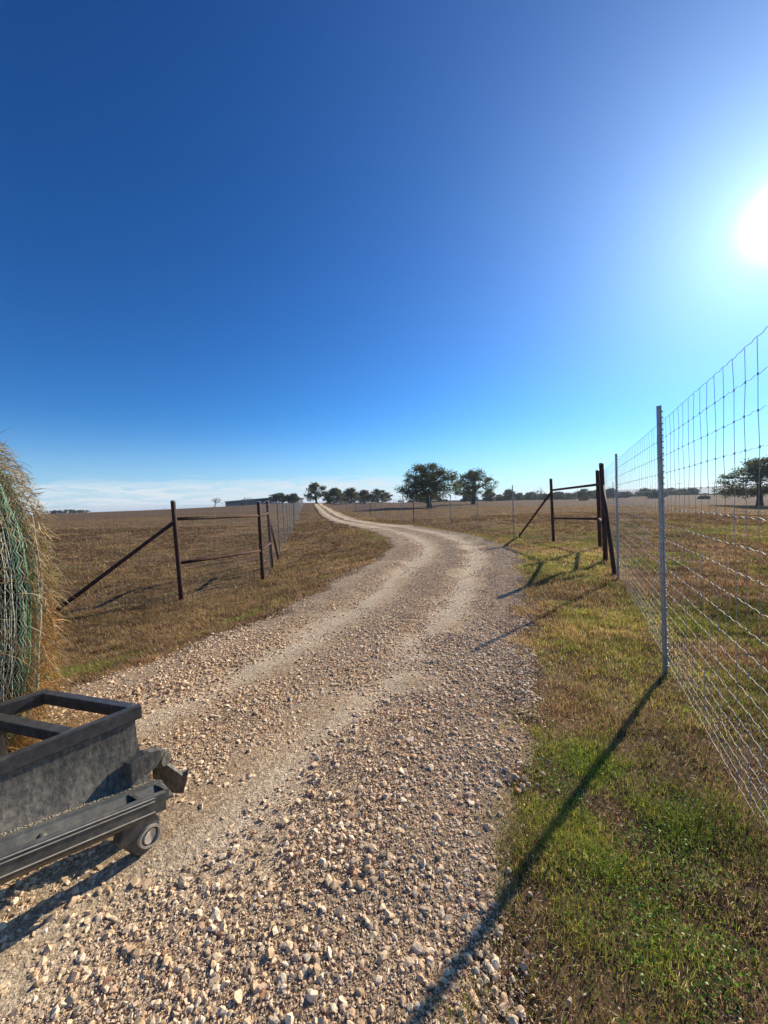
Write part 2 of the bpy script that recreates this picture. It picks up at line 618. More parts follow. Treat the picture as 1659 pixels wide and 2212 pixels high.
# packed fines: every small stone has its own tone
dst = N(t, 'ShaderNodeTexNoise', i_Scale=25.0, i_Detail=2.0)
t.links.new(wc, dst.inputs['Vector'])
dv_ = N(t, 'ShaderNodeVectorMath', operation='MULTIPLY_ADD')
t.links.new(dst.outputs['Color'], dv_.inputs[0])
dv_.inputs[1].default_value = (.03, .03, .03)
t.links.new(wc, dv_.inputs[2])
for sc_, lo_, hi_ in ((60.0, .62, 1.3), (150.0, .66, 1.28)):
    vf = N(t, 'ShaderNodeTexVoronoi', i_Scale=sc_, i_Randomness=1.0)
    t.links.new(dv_.outputs[0], vf.inputs['Vector'])
    c1 = mixc(t, .8, c1, ramp(t, vf.outputs['Color'], [(.2, (lo_, lo_ * .96, lo_ * .92)), (.8, (hi_, hi_, hi_ * .98))]), 'MULTIPLY')
absx = math_node(t, 'ABSOLUTE', math_node(t, 'ADD', ac.outputs['Fac'], math_node(t, 'MULTIPLY', math_node(t, 'SUBTRACT', n1, .5), .35)))
# grassy strip between the ruts and grass creeping in from the edges, far along the road only
mid = math_node(t, 'MULTIPLY', maprange(t, absx, .10, .24, 1, 0), maprange(t, al.outputs['Fac'], 24, 44, 0, .85))
c1 = mixc(t, mid, c1, (.16, .115, .062))
edg = maprange(t, absx, .86, .99, 0, .75)
c1 = mixc(t, edg, c1, (.15, .105, .055))
t.links.new(c1, b.inputs['Base Color'])
b.inputs['Roughness'].default_value = .95
b.inputs['Specular IOR Level'].default_value = .1
n5 = noise(t, 85, 6, .8, wc)
hh = math_node(t, 'ADD', math_node(t, 'MULTIPLY', n2, .5), math_node(t, 'ADD', math_node(t, 'MULTIPLY', n5, .6), math_node(t, 'MULTIPLY', vor2.outputs['Distance'], -.3)))
bump(t, b, hh, .8, .03)
road = big_mesh('gravel_road', V, loops, np.arange(0, len(loops), 4), mat_road,
                {'across': np.tile(s_, len(dens)), 'along': np.repeat((Lr[:, 1] + Rr_[:, 1]) / 2, NAC)}, smooth=True)
tag(road, kind='structure')


def road_z(x, y):
    return terrain(x, y) + .012


# ------------------------------------------------------------------ loose gravel
def hull_template(npts, seed):
    r = np.random.default_rng(seed)
    bm = bmesh.new()
    for _ in range(npts):
        v = r.normal(size=3)
        v /= np.linalg.norm(v)
        v *= r.uniform(.75, 1.05)
        bm.verts.new(v * np.array([1.15, .95, .56]))
    res = bmesh.ops.convex_hull(bm, input=bm.verts)
    bmesh.ops.delete(bm, geom=list({g for g in res['geom_unused'] + res['geom_interior'] if isinstance(g, bmesh.types.BMVert)}), context='VERTS')
    bmesh.ops.triangulate(bm, faces=bm.faces)
    bm.verts.ensure_lookup_table()
    bm.verts.index_update()
    vs = np.array([v.co[:] for v in bm.verts])
    fs = np.array([[v.index for v in f.verts] for f in bm.faces])
    bm.free()
    return vs, fs


TPL_S = [hull_template(8, 100 + i) for i in range(10)]
TPL_B = [hull_template(20, 200 + i) for i in range(14)]


def rotmats(n, r, tilt):
    az = r.uniform(0, 2 * np.pi, n)
    tx, ty = r.normal(0, tilt, n), r.normal(0, tilt, n)
    cz, sz = np.cos(az), np.sin(az)
    Rz = np.zeros((n, 3, 3)); Rz[:, 0, 0] = cz; Rz[:, 0, 1] = -sz; Rz[:, 1, 0] = sz; Rz[:, 1, 1] = cz; Rz[:, 2, 2] = 1
    Rx = np.zeros((n, 3, 3)); Rx[:, 0, 0] = 1; Rx[:, 1, 1] = np.cos(tx); Rx[:, 1, 2] = -np.sin(tx); Rx[:, 2, 1] = np.sin(tx); Rx[:, 2, 2] = np.cos(tx)
    Ry = np.zeros((n, 3, 3)); Ry[:, 1, 1] = 1; Ry[:, 0, 0] = np.cos(ty); Ry[:, 0, 2] = np.sin(ty); Ry[:, 2, 0] = -np.sin(ty); Ry[:, 2, 2] = np.cos(ty)
    return Rz @ Rx @ Ry


def sample_strip(d0, d1, n, spread=1.25):
    """random ground points in the view wedge, uniform per area between depth d0 and d1"""
    d = np.sqrt(rng.uniform(d0 * d0, d1 * d1, n))
    x = rng.uniform(-spread, spread, n) * d
    return x, d


SX, SY, SR = [], [], []
for d0, d1, dens_, rmed, sig in ((-.4, .85, 6000, .0050, .60), (.75, 1.6, 26000, .0034, .62), (1.6, 3.0, 22000, .0036, .62), (3.0, 5.0, 12000, .0048, .58), (5.0, 8.0, 6000, .0066, .50), (8.0, 14.0, 2200, .0095, .45), (14, 26, 500, .015, .40)):
    area = 1.25 * (d1 * d1 - d0 * d0)
    n = int(area * dens_)
    x, y = sample_strip(d0, d1, n)
    if d0 < 0:              # beside and behind the photographer's feet
        n = int(3.9 * (d1 - d0) * dens_)
        x, y = rng.uniform(-3.4, .5, n), rng.uniform(d0, d1, n)
        wedge = (np.abs(x) < 1.25 * y) & (y > .75)
        x, y = x[~wedge], y[~wedge]
        n = len(x)
    ac_ = road_coord(x, y)
    ae = ac_ + (vnoise(x, y, .5, 31) - .5) * .14
    # compacted wheel tracks hold fewer loose stones
    track = np.exp(-((ae - .42) / .20) ** 2) + np.exp(-((ae + .30) / .22) ** 2)
    patch = vnoise(x, y, .9, 33) * .6 + vnoise(x, y, .3, 34) * .4
    p = np.clip(1.10 - (.5 + .4 * np.clip((y - 3) / 4, 0, 1)) * track * np.clip((y - .6) / 2, .35, 1) - .55 * np.clip((patch - .45) / .3, 0, 1) - .55 * np.clip((-ae - .45) / .4, 0, 1), .10, 1.0)
    p = p * np.where(np.abs(ae) > 1.0, np.exp(-((np.abs(ae) - 1.0) / np.where(ae > 0, .035, .025))), 1.0)
    keep = rng.uniform(size=n) < p
    x, y = x[keep], y[keep]
    r_ = rmed * np.exp(rng.normal(0, sig, len(x)))
    SX.append(x); SY.append(y); SR.append(np.clip(r_, rmed * .4, .0235))
SX, SY, SR = map(np.concatenate, (SX, SY, SR))
SZ = terrain(SX, SY) + .013 + SR * .06 + (vnoise(SX, SY, .35, 22) - .5) * .018 + np.clip(np.hypot(SX, SY) / 700, 0, .12)
_ac = road_coord(SX, SY)
SZ += -.035 * (np.exp(-((_ac - .38) / .16) ** 2) + np.exp(-((_ac + .38) / .16) ** 2)) * (np.abs(_ac) < .9)
pal = np.array([(.68, .56, .43), (.76, .68, .57), (.58, .45, .31), (.50, .42, .33), (.62, .47, .35), (.42, .25, .17), (.72, .60, .45), (.38, .31, .25)])
pw = np.array([.26, .20, .16, .12, .10, .025, .10, .035]); pw /= pw.sum()
SC = pal[rng.choice(len(pal), len(SX), p=pw)] * rng.uniform(.78, 1.12, (len(SX), 1)) * np.array((1.30, 1.18, .98))
ROT = rotmats(len(SX), rng, .34)
scl = SR[:, None] * rng.uniform(.75, 1.3, (len(SX), 3))
bigm = (SR > .0105) & (SY < 5)
Vs, Fs, Cs, nv = [], [], [], 0
for sel, TPL in ((bigm, TPL_B), (~bigm, TPL_S)):
    ids = np.where(sel)[0]
    which = rng.integers(0, len(TPL), len(ids))
    for k, (tv, tf) in enumerate(TPL):
        ii = ids[which == k]
        if not len(ii):
            continue
        P = np.einsum('nij,nvj->nvi', ROT[ii], tv[None] * scl[ii][:, None, :])
        P += np.stack([SX[ii], SY[ii], SZ[ii]], -1)[:, None, :]
        Vs.append(P.reshape(-1, 3))
        Fs.append((tf[None] + (np.arange(len(ii)) * len(tv))[:, None, None] + nv).reshape(-1, 3))
        Cs.append(np.repeat(SC[ii], len(tv), 0))
        nv += len(ii) * len(tv)
Vs, Fs, Cs = map(np.concatenate, (Vs, Fs, Cs))
mat_stone, t, b = material('crushed_limestone')
ca = t.nodes.new('ShaderNodeAttribute'); ca.attribute_name = 'tint'
wc = world_coord(t)
nn = noise(t, 120, 4, .7, wc)
t.links.new(mixc(t, 1.0, ca.outputs['Color'], ramp(t, nn, [(.3, (.72, .68, .62)), (.65, (1.05, 1.03, 1.0))]), 'MULTIPLY'), b.inputs['Base Color'])
b.inputs['Roughness'].default_value = .85
bump(t, b, nn, .5, .004)
gravel = big_mesh('gravel', Vs, Fs.reshape(-1), np.arange(0, Fs.size, 3), mat_stone, {'tint': np.c_[Cs, np.ones(len(Cs))]})
tag(gravel, kind='stuff')
print('stones', len(SX), 'tris', len(Fs))


# ------------------------------------------------------------------ grass
def grass_material(name):
    mt = bpy.data.materials.new(name)
    mt.use_nodes = True
    t = mt.node_tree
    t.nodes.clear()
    ca = t.nodes.new('ShaderNodeAttribute'); ca.attribute_name = 'tint'
    df = N(t, 'ShaderNodeBsdfDiffuse')
    tr = N(t, 'ShaderNodeBsdfTranslucent')
    gs = N(t, 'ShaderNodeBsdfGlossy', i_Roughness=.38)
    gs.inputs['Color'].default_value = (.9, .9, .85, 1)
    t.links.new(ca.outputs['Color'], df.inputs['Color'])
    t.links.new(ca.outputs['Color'], tr.inputs['Color'])
    m1 = N(t, 'ShaderNodeMixShader', i_Fac=.5)
    t.links.new(df.outputs[0], m1.inputs[1]); t.links.new(tr.outputs[0], m1.inputs[2])
    m2 = N(t, 'ShaderNodeMixShader', i_Fac=.02)
    t.links.new(m1.outputs[0], m2.inputs[1]); t.links.new(gs.outputs[0], m2.inputs[2])
    o = N(t, 'ShaderNodeOutputMaterial')
    t.links.new(m2.outputs[0], o.inputs[0])
    return mt


mat_grass = grass_material('grass_blades')


def blades(name, x, y, z, h, w, lean, tint, mat, stuff=True, parent=None):
    n = len(x)
    ph = rng.uniform(0, 2 * np.pi, n)
    dx, dy = np.cos(ph), np.sin(ph)
    fa = ph + np.pi / 2 + rng.normal(0, .5, n)
    sx, sy = np.cos(fa) * w / 2, np.sin(fa) * w / 2
    P = np.empty((n, 5, 3), np.float32)
    mx, my = x + dx * lean * .35, y + dy * lean * .35
    P[:, 0] = np.stack([x - sx, y - sy, z], -1)
    P[:, 1] = np.stack([x + sx, y + sy, z], -1)
    P[:, 2] = np.stack([mx + sx * .75, my + sy * .75, z + h * .62], -1)
    P[:, 3] = np.stack([mx - sx * .75, my - sy * .75, z + h * .62], -1)
    P[:, 4] = np.stack([x + dx * lean, y + dy * lean, z + h], -1)
    base = (np.arange(n) * 5)[:, None]
    L = (np.array([0, 1, 2, 3, 3, 2, 4])[None] + base).reshape(-1)
    S = (np.array([0, 4])[None] + (np.arange(n) * 7)[:, None]).reshape(-1)
    C = np.repeat(np.c_[tint, np.ones(n)], 5, 0)
    o = big_mesh(name, P.reshape(-1, 3), L, S, mat, {'tint': C}, smooth=True, parent=parent)
    if stuff:
        tag(o, kind='stuff')
    return o


DRY = np.array([(.46, .29, .14), (.34, .19, .095), (.56, .39, .20), (.22, .115, .06), (.66, .51, .30), (.38, .225, .09)])
GRN = np.array([(.24, .30, .04), (.36, .38, .06), (.15, .23, .03), (.46, .44, .10)])

GX, GY, GD = [], [], []
for d0, d1, dens_ in ((.8, 1.8, 22000), (1.8, 3.2, 19000), (3.2, 5.5, 10500), (5.5, 9, 4600), (9, 15, 1700), (15, 26, 560), (26, 45, 170), (45, 75, 45)):
    n = int(1.25 * (d1 * d1 - d0 * d0) * dens_)
    x, y = sample_strip(d0, d1, n)
    GX.append(x); GY.append(y); GD.append(np.hypot(x, y))
n = 30000
x, y = rng.uniform(.2, 3.2, n), rng.uniform(-.5, 2.4, n)
ok_ = (np.abs(x) > 1.25 * y) | (y < .8)
GX.append(x[ok_]); GY.append(y[ok_]); GD.append(np.hypot(x, y)[ok_])
GX, GY, GD = map(np.concatenate, (GX, GY, GD))
_ac = road_coord(GX, GY)
_ae = np.abs(_ac) - (vnoise(GX, GY, .6, 41) - .66) * (.14 + .2 * np.clip((GY - 1.8) / 1.5, 0, 1)) * np.clip(4 / GD, .3, 1) - (vnoise(GX, GY, .13, 42) - .5) * .16 * np.clip(4 / GD, .3, 1)
keep = (_ae > .97) | ((np.abs(_ac) < .2) & (GY > 34) & (rng.uniform(size=len(GX)) < .6))
cl = vnoise(GX, GY, .30, 43) * .55 + vnoise(GX, GY, .11, 44) * .45      # clumping
keep &= rng.uniform(size=len(GX)) < np.clip((cl - .16) * 2.6, .5, 1)
keep &= rng.uniform(size=len(GX)) < np.clip((_ae - .94) / .14, .25, 1)
GX, GY, GD, cl, _ac, _ae = (q[keep] for q in (GX, GY, GD, cl, _ac, _ae))
GZ = ground_z(GX, GY) - .006
right = _ac > 0
# how green: lush patch on the near right verge, greener shoulder, brown pasture
gr = np.full(len(GX), .06)
big = vnoise(GX, GY, 1.3, 51) * .6 + vnoise(GX, GY, .45, 52) * .4
verge = right & (GX < 2.9 + .5 * np.clip(GY - 3.5, 0, 9)) & (GY < 16)
gr = np.where(verge, np.clip((big - .44) * 1.7, .04, .34), gr)
lush = np.exp(-(((GX - 1.15) / .42) ** 2 + ((GY - 2.05) / .5) ** 2)) + .8 * np.exp(-(((GX - 1.05) / .35) ** 2 + ((GY - 1.35) / .4) ** 2))
gr = np.where(verge, np.clip(gr * .8 + .85 * lush * np.clip((vnoise(GX, GY, .28, 53) * .5 + big * .5 - .36) / .18, 0, 1), 0, .95), gr)
field_r = right & ~verge
gr = np.where(field_r, np.clip((big - .40) * 1.9, .03, .6) * np.clip(1.25 - GD / 45, .2, 1), gr)
left_sh = (~right) & (_ae < 1.5) & (GY > 4)
gr = np.where(left_sh, np.clip((big - .46) * 1.6, .03, .5), gr)
isg = rng.uniform(size=len(GX)) < gr
ci = rng.integers(0, len(DRY), len(GX)); cg = rng.integers(0, len(GRN), len(GX))
tint = np.where(isg[:, None], GRN[cg], DRY[ci]) * rng.uniform(.7, 1.2, (len(GX), 1))
tone = .42 + .55 * vnoise(GX, GY, 1.7, 61) + .62 * vnoise(GX, GY, .38, 62)
tone = np.where(verge, np.maximum(tone, .72), tone)
tint *= tone[:, None]
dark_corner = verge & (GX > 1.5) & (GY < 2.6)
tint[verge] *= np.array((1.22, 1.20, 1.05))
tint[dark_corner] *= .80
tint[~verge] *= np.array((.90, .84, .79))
lod = np.clip(GD / 2.6, 1, 40)
h = (.018 + .038 * cl * rng.uniform(.4, 1.3, len(GX))) * np.where(isg, 1.15, 1.0) * np.clip(lod, 1, 3.2) ** .55
h *= np.where((_ae < 1.06) & ~verge, .6, 1.0)
w = .0027 * rng.uniform(.6, 1.4, len(GX)) * lod ** .88
lean = h * rng.uniform(.15, 1.4, len(GX))
mat_ = (rng.uniform(size=len(GX)) < .48) & ~isg          # matted dead blades lying flat
lean = np.where(mat_, h * rng.uniform(1.0, 2.2, len(GX)), lean)
h = np.where(mat_, h * rng.uniform(.12, .45, len(GX)) + .004, h)
# bunch-grass tussocks dotted over both pastures
nt_ = 5200
td = np.sqrt(rng.uniform(3.2 ** 2, 55 ** 2, nt_ * 3)) ** .93
tx = rng.uniform(-1.2, 1.2, len(td)) * td
ta = road_coord(tx, td)
ok_ = (np.abs(ta) > 1.12) & ~((ta > 0) & (tx < 3.4 + .5 * np.clip(td - 3.5, 0, 9)) & (td < 14)) & (vnoise(tx, td, 2.6, 66) > .42)
tx, td = tx[ok_], td[ok_]
tsz = rng.uniform(.35, 1.0, len(tx)) ** 1.5
NB = 26
bx = np.repeat(tx, NB); by_ = np.repeat(td, NB); bs = np.repeat(tsz, NB)
ang = rng.uniform(0, 2 * np.pi, len(bx)); rad_ = rng.uniform(0, 1, len(bx)) ** .7 * .16 * bs
bx += np.cos(ang) * rad_ * 1.3; by_ += np.sin(ang) * rad_
tz = ground_z(bx, by_) - .006
tl = np.clip(np.hypot(bx, by_) / 2.6, 1, 40)
th_ = (.045 + .10 * bs) * rng.uniform(.5, 1.1, len(bx))
tw = .0027 * rng.uniform(.7, 1.4, len(bx)) * tl ** .88
tle = th_ * rng.uniform(.2, 1.0, len(bx))
tt_ = DRY[rng.integers(0, len(DRY), len(bx))] * np.repeat(rng.uniform(.32, .85, len(tx)), NB)[:, None] * np.array((.85, .78, .74))
tr_ = road_coord(bx, by_) > 0
GX, GY, GZ, h, w, lean, tint = (np.concatenate(q) for q in ((GX, bx), (GY, by_), (GZ, tz), (h, th_), (w, tw), (lean, tle), (tint, tt_)))
verge = np.concatenate([verge, np.zeros(len(bx), bool)])
field_r = np.concatenate([field_r, tr_])
right = np.concatenate([right, tr_])

sel = verge
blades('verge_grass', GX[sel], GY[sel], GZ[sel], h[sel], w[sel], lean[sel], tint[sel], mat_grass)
sel = field_r
blades('pasture_grass', GX[sel], GY[sel], GZ[sel], h[sel], w[sel], lean[sel], tint[sel], mat_grass)
sel = ~right
blades('field_grass', GX[sel], GY[sel], GZ[sel], h[sel], w[sel], lean[sel], tint[sel], mat_grass)
print('blades', len(GX))

# low broad-leaved clover in the green patches of the right verge
n = 26000
x = rng.uniform(.45, 2.2, n); y = rng.uniform(.9, 3.2, n)
lu = np.exp(-(((x - 1.15) / .40) ** 2 + ((y - 2.0) / .45) ** 2)) + .9 * np.exp(-(((x - 1.05) / .3) ** 2 + ((y - 1.3) / .35) ** 2))
cv = vnoise(x, y, .16, 71)
keep = (rng.uniform(size=n) < lu * 1.2) & (cv > .50) & (road_coord(x, y) > 1.05)
x, y = x[keep], y[keep]
n = len(x)
z = ground_z(x, y) + rng.uniform(.015, .05, n)
rm = rotmats(n, rng, .5)
s = rng.uniform(.0028, .0055, n)
hexv = np.array([(1, 0, 0), (.5, .8, .15), (-.5, .8, .1), (-1, 0, 0), (-.5, -.8, .1), (.5, -.8, .15)])
P = np.einsum('nij,nvj->nvi', rm, hexv[None] * s[:, None, None]) + np.stack([x, y, z], -1)[:, None]
L = np.arange(n * 6)
ct = np.array([(.15, .28, .03), (.20, .34, .045), (.11, .21, .025)])[rng.integers(0, 3, n)] * rng.uniform(.8, 1.2, (n, 1))
tag(big_mesh('clover_ground_cover', P.reshape(-1, 3), L, np.arange(0, n * 6, 6), mat_grass, {'tint': np.repeat(np.c_[ct, np.ones(n)], 6, 0)}), kind='stuff')

# ------------------------------------------------------------------ metals
mat_rust, t, b = material('rusty_pipe')
oc = world_coord(t, (1, 1, .5))
n1 = noise(t, 14, 7, .7, oc)
n2 = noise(t, 70, 5, .7, oc)
mm = math_node(t, 'ADD', math_node(t, 'MULTIPLY', n1, .7), math_node(t, 'MULTIPLY', n2, .3))
t.links.new(ramp(t, mm, [(.32, (.030, .014, .010)), (.5, (.075, .030, .018)), (.66, (.135, .055, .030)), (.78, (.20, .11, .07))]), b.inputs['Base Color'])
b.inputs['Roughness'].default_value = .75
bump(t, b, mm, .35, .004)

mat_galv, t, b = material('galvanised_steel')
oc = world_coord(t)
n1 = noise(t, 22, 5, .65, oc)
t.links.new(ramp(t, n1, [(.3, (.27, .28, .28)), (.7, (.46, .46, .44))]), b.inputs['Base Color'])
b.inputs['Metallic'].default_value = .55
b.inputs['Roughness'].default_value = .45

mat_wire, t, b = material('galvanised_wire')
b.inputs['Base Color'].default_value = (.37, .37, .36, 1)
b.inputs['Metallic'].default_value = .35
b.inputs['Roughness'].default_value = .55

mat_dark_post, t, b = material('dark_steel_post')
n1 = noise(t, 18, 5, .65, world_coord(t))
t.links.new(ramp(t, n1, [(.3, (.018, .018, .018)), (.7, (.06, .05, .045))]), b.inputs['Base Color'])
b.inputs['Roughness'].default_value = .7

# ------------------------------------------------------------------ fences
GAPS = np.array([3, 3, 3, 3.5, 3.5, 4, 4, 4.5, 4.5, 5, 5.5, 6, 6, 6.5, 7, 7, 7, 7, 7]) * .0254
WIRE_H = .03 + np.concatenate([[0], np.cumsum(GAPS)]) * .945
WIRE_TOP = WIRE_H[-1]


def poly_len(pts):
    d = [0]
    for a_, b_ in zip(pts[:-1], pts[1:]):
        d.append(d[-1] + (Vector(b_) - Vector(a_)).length)
    return d


def on_line(pts, dl, s):
    for i in range(len(dl) - 1):
        if s <= dl[i + 1] or i == len(dl) - 2:
            f = (s - dl[i]) / max(1e-6, dl[i + 1] - dl[i])
            return Vector(pts[i]).lerp(Vector(pts[i + 1]), f)


def wire_mesh(parent, pts, crimp_to=0, step=.1524, rad=.0014, rad_v=.00125, name='wire_mesh', knots=True):
    """woven wire hung along pts (post feet); the wires stand straight up from the line"""
    dl = poly_len(pts)
    total = dl[-1]
    mb = MB()
    nst = int(total / step)
    feet = [on_line(pts, dl, i * step) for i in range(nst + 1)]
    for j, hgt in enumerate(WIRE_H):
        path, rr = [], rad * (1.25 if j in (0, len(WIRE_H) - 1) else 1.0)
        for i in range(nst + 1):
            near = feet[i].length < crimp_to
            if near:
                nxt = feet[min(i + 1, nst)]
                for k in range(5):
                    q = feet[i].lerp(nxt, k / 5)
                    ph = i * 2.1 + k * 1.9 + j
                    path.append(q + Vector((0, 0, hgt + .0042 * math.sin(ph) + .0022 * math.sin(ph * .37 + 3 * j))))
            elif i % 4 == 0 or i == nst or feet[max(0, i - 1)].length < crimp_to:
                path.append(feet[i] + Vector((0, 0, hgt)))
        mb.tube(path, rr, 5 if crimp_to else 3, caps=False)
    for i in range(nst + 1):
        p = feet[i]
        near = p.length < crimp_to
        if near:
            path = [p + Vector((.003 * math.sin(i * 7 + j * 2.3), .003 * math.cos(i * 3 + j), hgt)) for j, hgt in enumerate(WIRE_H)]
            mb.tube(path, rad_v, 4, caps=False)
            if knots:
                for q in path[1:-1]:
                    mb.box(q, .0048, .0048, .012)
        else:
            mb.tube([p + Vector((0, 0, WIRE_H[0])), p + Vector((0, 0, WIRE_TOP))], rad_v, 3, caps=False)
    return mb.build(name, mat_wire, parent, smooth=True)


def t_post(parent, foot, top, along, mat=mat_galv, studs=True, name='steel_post'):
    """rolled T section post: flange and web, with studs on the flange face"""
    foot, top = Vector(foot), Vector(top)
    foot = foot - Vector((0, 0, .15))
    ax = Vector((along[0], along[1], 0)).normalized()
    nv = Vector((-ax.y, ax.x, 0))
    mb = MB()
    prof = [(-.020, 0), (.020, 0), (.020, .007), (.005, .010), (.004, .036), (-.004, .036), (-.005, .010), (-.020, .007)]
    mb.prism([foot + ax * u + nv * v for u, v in prof], top - foot)
    if studs:
        k = int((top - foot).length / .054)
        for i in range(4, k):
            c = foot.lerp(top, i / k) - nv * .003
            mb.box(c, .018, .010, .014)
    o = mb.build(name, mat, parent)
    if studs:
        for hgt in WIRE_H[1::4]:
            cb = MB()
            c = foot + (top - foot) * ((hgt + .15) / (top - foot).length)
            cb.tube([c + ax * .03 - nv * .006, c - nv * .012, c - ax * .03 - nv * .006, c - ax * .028 + nv * .012], .0022, 4)
            cb.build('wire_clip', mat_wire, o)
    return o


def pipe(parent, a_, b_, r_, name, cap=False, mat=mat_rust):
    a_, b_ = Vector(a_), Vector(b_)
    mb = MB()
    mb.tube([a_, a_.lerp(b_, .33), a_.lerp(b_, .66), b_], r_, 14)
    o = mb.build(name, mat, parent, smooth=False)
    for p in o.data.polygons:
        p.use_smooth = len(p.vertices) == 4
    if cap:
        cb = MB()
        up_ = (b_ - a_).normalized()
        cb.tube([b_ - up_ * .01, b_ + up_ * .012, b_ + up_ * .026], [r_ * 1.06, r_ * 1.06, r_ * .6], 14)
        cb.build('post_cap', mat_galv, o, smooth=False)
    return o


def sunk(p, dz=.25):
    return Vector(p) - Vector((0, 0, dz))


PR, RR_ = .054, .040


def frac(post, f):
    return Vector(post[0]).lerp(Vector(post[1]), f)


# right boundary: mesh from behind the camera to the corner, then away beside the road
near_f, near_t = POSTS['NEAR']
sec_f, sec_t = POSTS['SECOND']
dirF = (sec_f - near_f).normalized()
back1 = near_f - dirF * 4.6
back1.z = float(ground_z(back1.x, back1.y))
back2 = near_f - dirF * 9.2
back2.z = float(ground_z(back2.x, back2.y))
fr1 = thing('deer_fence', 'tall galvanised woven wire fence on steel posts running along the green verge', 'fence')
OFF = Vector((.035, -.02, 0))
line1 = [back2 + OFF, back1 + OFF, near_f + OFF, sec_f + OFF, POSTS['A'][0] + OFF * 1.8, POSTS['B'][0] + OFF * 1.8]
wire_mesh(fr1, line1, crimp_to=9.5, rad=.0012, rad_v=.0013)
for f_, t_ in ((back1, back1 + Vector((0, 0, HF))), (near_f, near_t), (sec_f, sec_t)):
    t_post(fr1, f_, t_, (dirF.x, dirF.y))


def brace_corner(label, posts, feet, wires=None):
    """welded pipe corner: three posts in a bent row, two rails between each pair, sloping braces"""
    o = thing('pipe_fence_corner', label, 'fence corner')
    for p in posts:
        pipe(o, sunk(p[0]), p[1], PR, 'post', cap=True)
    for p, q in zip(posts[:-1], posts[1:]):
        for f in (.825, .385):
            A_, B_ = frac(p, f), frac(q, f)
            dv = (B_ - A_).normalized()
            pipe(o, A_ + dv * PR * .9, B_ - dv * PR * .9, RR_, 'rail')
    for p, ft in feet:
        A_ = frac(p, .80)
        dv = (Vector(ft) - A_).normalized()
        br = pipe(o, A_ + dv * PR * .9, Vector(ft) + Vector((0, 0, .10)), RR_ * 1.08, 'brace')
        mb = MB()
        mb.tube([sunk(ft, .2), Vector(ft) + Vector((0, 0, .13))], RR_ * 1.05, 12)
        mb.build('foot_stub', mat_rust, br)
    return o


brace_corner('dark rusty pipe corner brace in the grass at the bend of the mesh fence',
             [POSTS['A'], POSTS['B'], POSTS['C']], [(POSTS['A'], FOOT_A), (POSTS['C'], FOOT_C)])
brace_corner('reddish brown rusty pipe corner brace at the edge of the brown left field',
             [POSTS['L1'], POSTS['L2'], POSTS['L3']], [(POSTS['L1'], FOOT_L), (POSTS['L3'], FOOT_LR)])

fr2 = thing('deer_fence', 'mesh fence on thin steel posts following the bend of the road up to the crest', 'fence')
pts2 = [Vector(POSTS['B'][0]) + OFF, Vector(POSTS['C'][0]) + OFF * 1.4] + [Vector((x, y, float(terrain(x, y)))) for x, y in F2_XY]
wire_mesh(fr2, pts2, rad=.00115, rad_v=.00095, step=.1524)
dl2 = poly_len(pts2)
s0 = dl2[1]
k = 0
s = s0 + 2.9
while s < dl2[-1] and k < 60:
    p = on_line(pts2, dl2, s)
    q = on_line(pts2, dl2, min(s + .5, dl2[-1]))
    if k % 5 == 4:
        pipe(fr2, sunk(p), p + Vector((0, 0, HF + .1)), .04, 'dark_post', mat=mat_dark_post)
    else:
        t_post(fr2, p, p + Vector((.02 * math.sin(k * 3), 0, HF)), (q - p).xy.normalized(), studs=False)
    s += 4.35
    k += 1

fr3 = thing('deer_fence', 'straight mesh fence with dark posts running up the left side of the road', 'fence')
pts3 = [Vector(POSTS['L2'][0]), Vector(POSTS['L3'][0])]
l3 = POSTS['L3'][0]
for d in (18, 22.3, 26.6, 31, 36, 41, 50, 62, 75, 90, 108, 128, 150):
    x = l3.x - .2 * (d - l3.y)
    pts3.append(Vector((x, d, float(terrain(x, d)))))
wire_mesh(fr3, pts3, rad=.00115, rad_v=.00095)
dl3 = poly_len(pts3)
s, k = dl3[1] + 4.2, 0
while s < dl3[-1] and k < 60:
    p = on_line(pts3, dl3, s)
    if k % 6 == 5:
        pipe(fr3, sunk(p), p + Vector((0, 0, HF + .12)), .045, 'dark_post', mat=mat_dark_post)
    else:
        t_post(fr3, p, p + Vector((-.02, 0, HF)), (-.2, 1), studs=False, mat=mat_dark_post)
    s += 4.2
    k += 1

fr4 = thing('deer_fence', 'faint wire mesh fence crossing the brown field beside the round bale', 'fence')
dv4 = Vector(FOOT_L) - Vector(POSTS['L1'][0])
dv4.z = 0
dv4.normalize()
pts4 = [Vector(POSTS['L2'][0]), Vector(POSTS['L1'][0])]
for s in (2.4, 6, 10, 16):
    p = Vector(POSTS['L1'][0]) + dv4 * s
    pts4.append(Vector((p.x, p.y, float(terrain(p.x, p.y)))))
wire_mesh(fr4, pts4, rad=.0013, rad_v=.0008)
for s in (7.2, 11.8):
    p = Vector(POSTS['L1'][0]) + dv4 * s
    p.z = float(terrain(p.x, p.y))
    t_post(fr4, p, p + Vector((0, 0, HF)), (dv4.x, dv4.y), studs=False)

# ------------------------------------------------------------------ trees
mat_bark, t, b = material('oak_bark')
n1 = noise(t, 6, 6, .7, obj_coord(t, (1, 1, .3)))
t.links.new(ramp(t, n1, [(.3, (.035, .028, .022)), (.7, (.11, .092, .075))]), b.inputs['Base Color'])
b.inputs['Roughness'].default_value = .95

mat_pale_bark, t, b = material('pale_bare_bark')
n1 = noise(t, 6, 6, .7, obj_coord(t, (1, 1, .3)))
t.links.new(ramp(t, n1, [(.3, (.10, .088, .075)), (.7, (.24, .215, .19))]), b.inputs['Base Color'])
b.inputs['Roughness'].default_value = .95

mat_leaf = grass_material('oak_leaves')


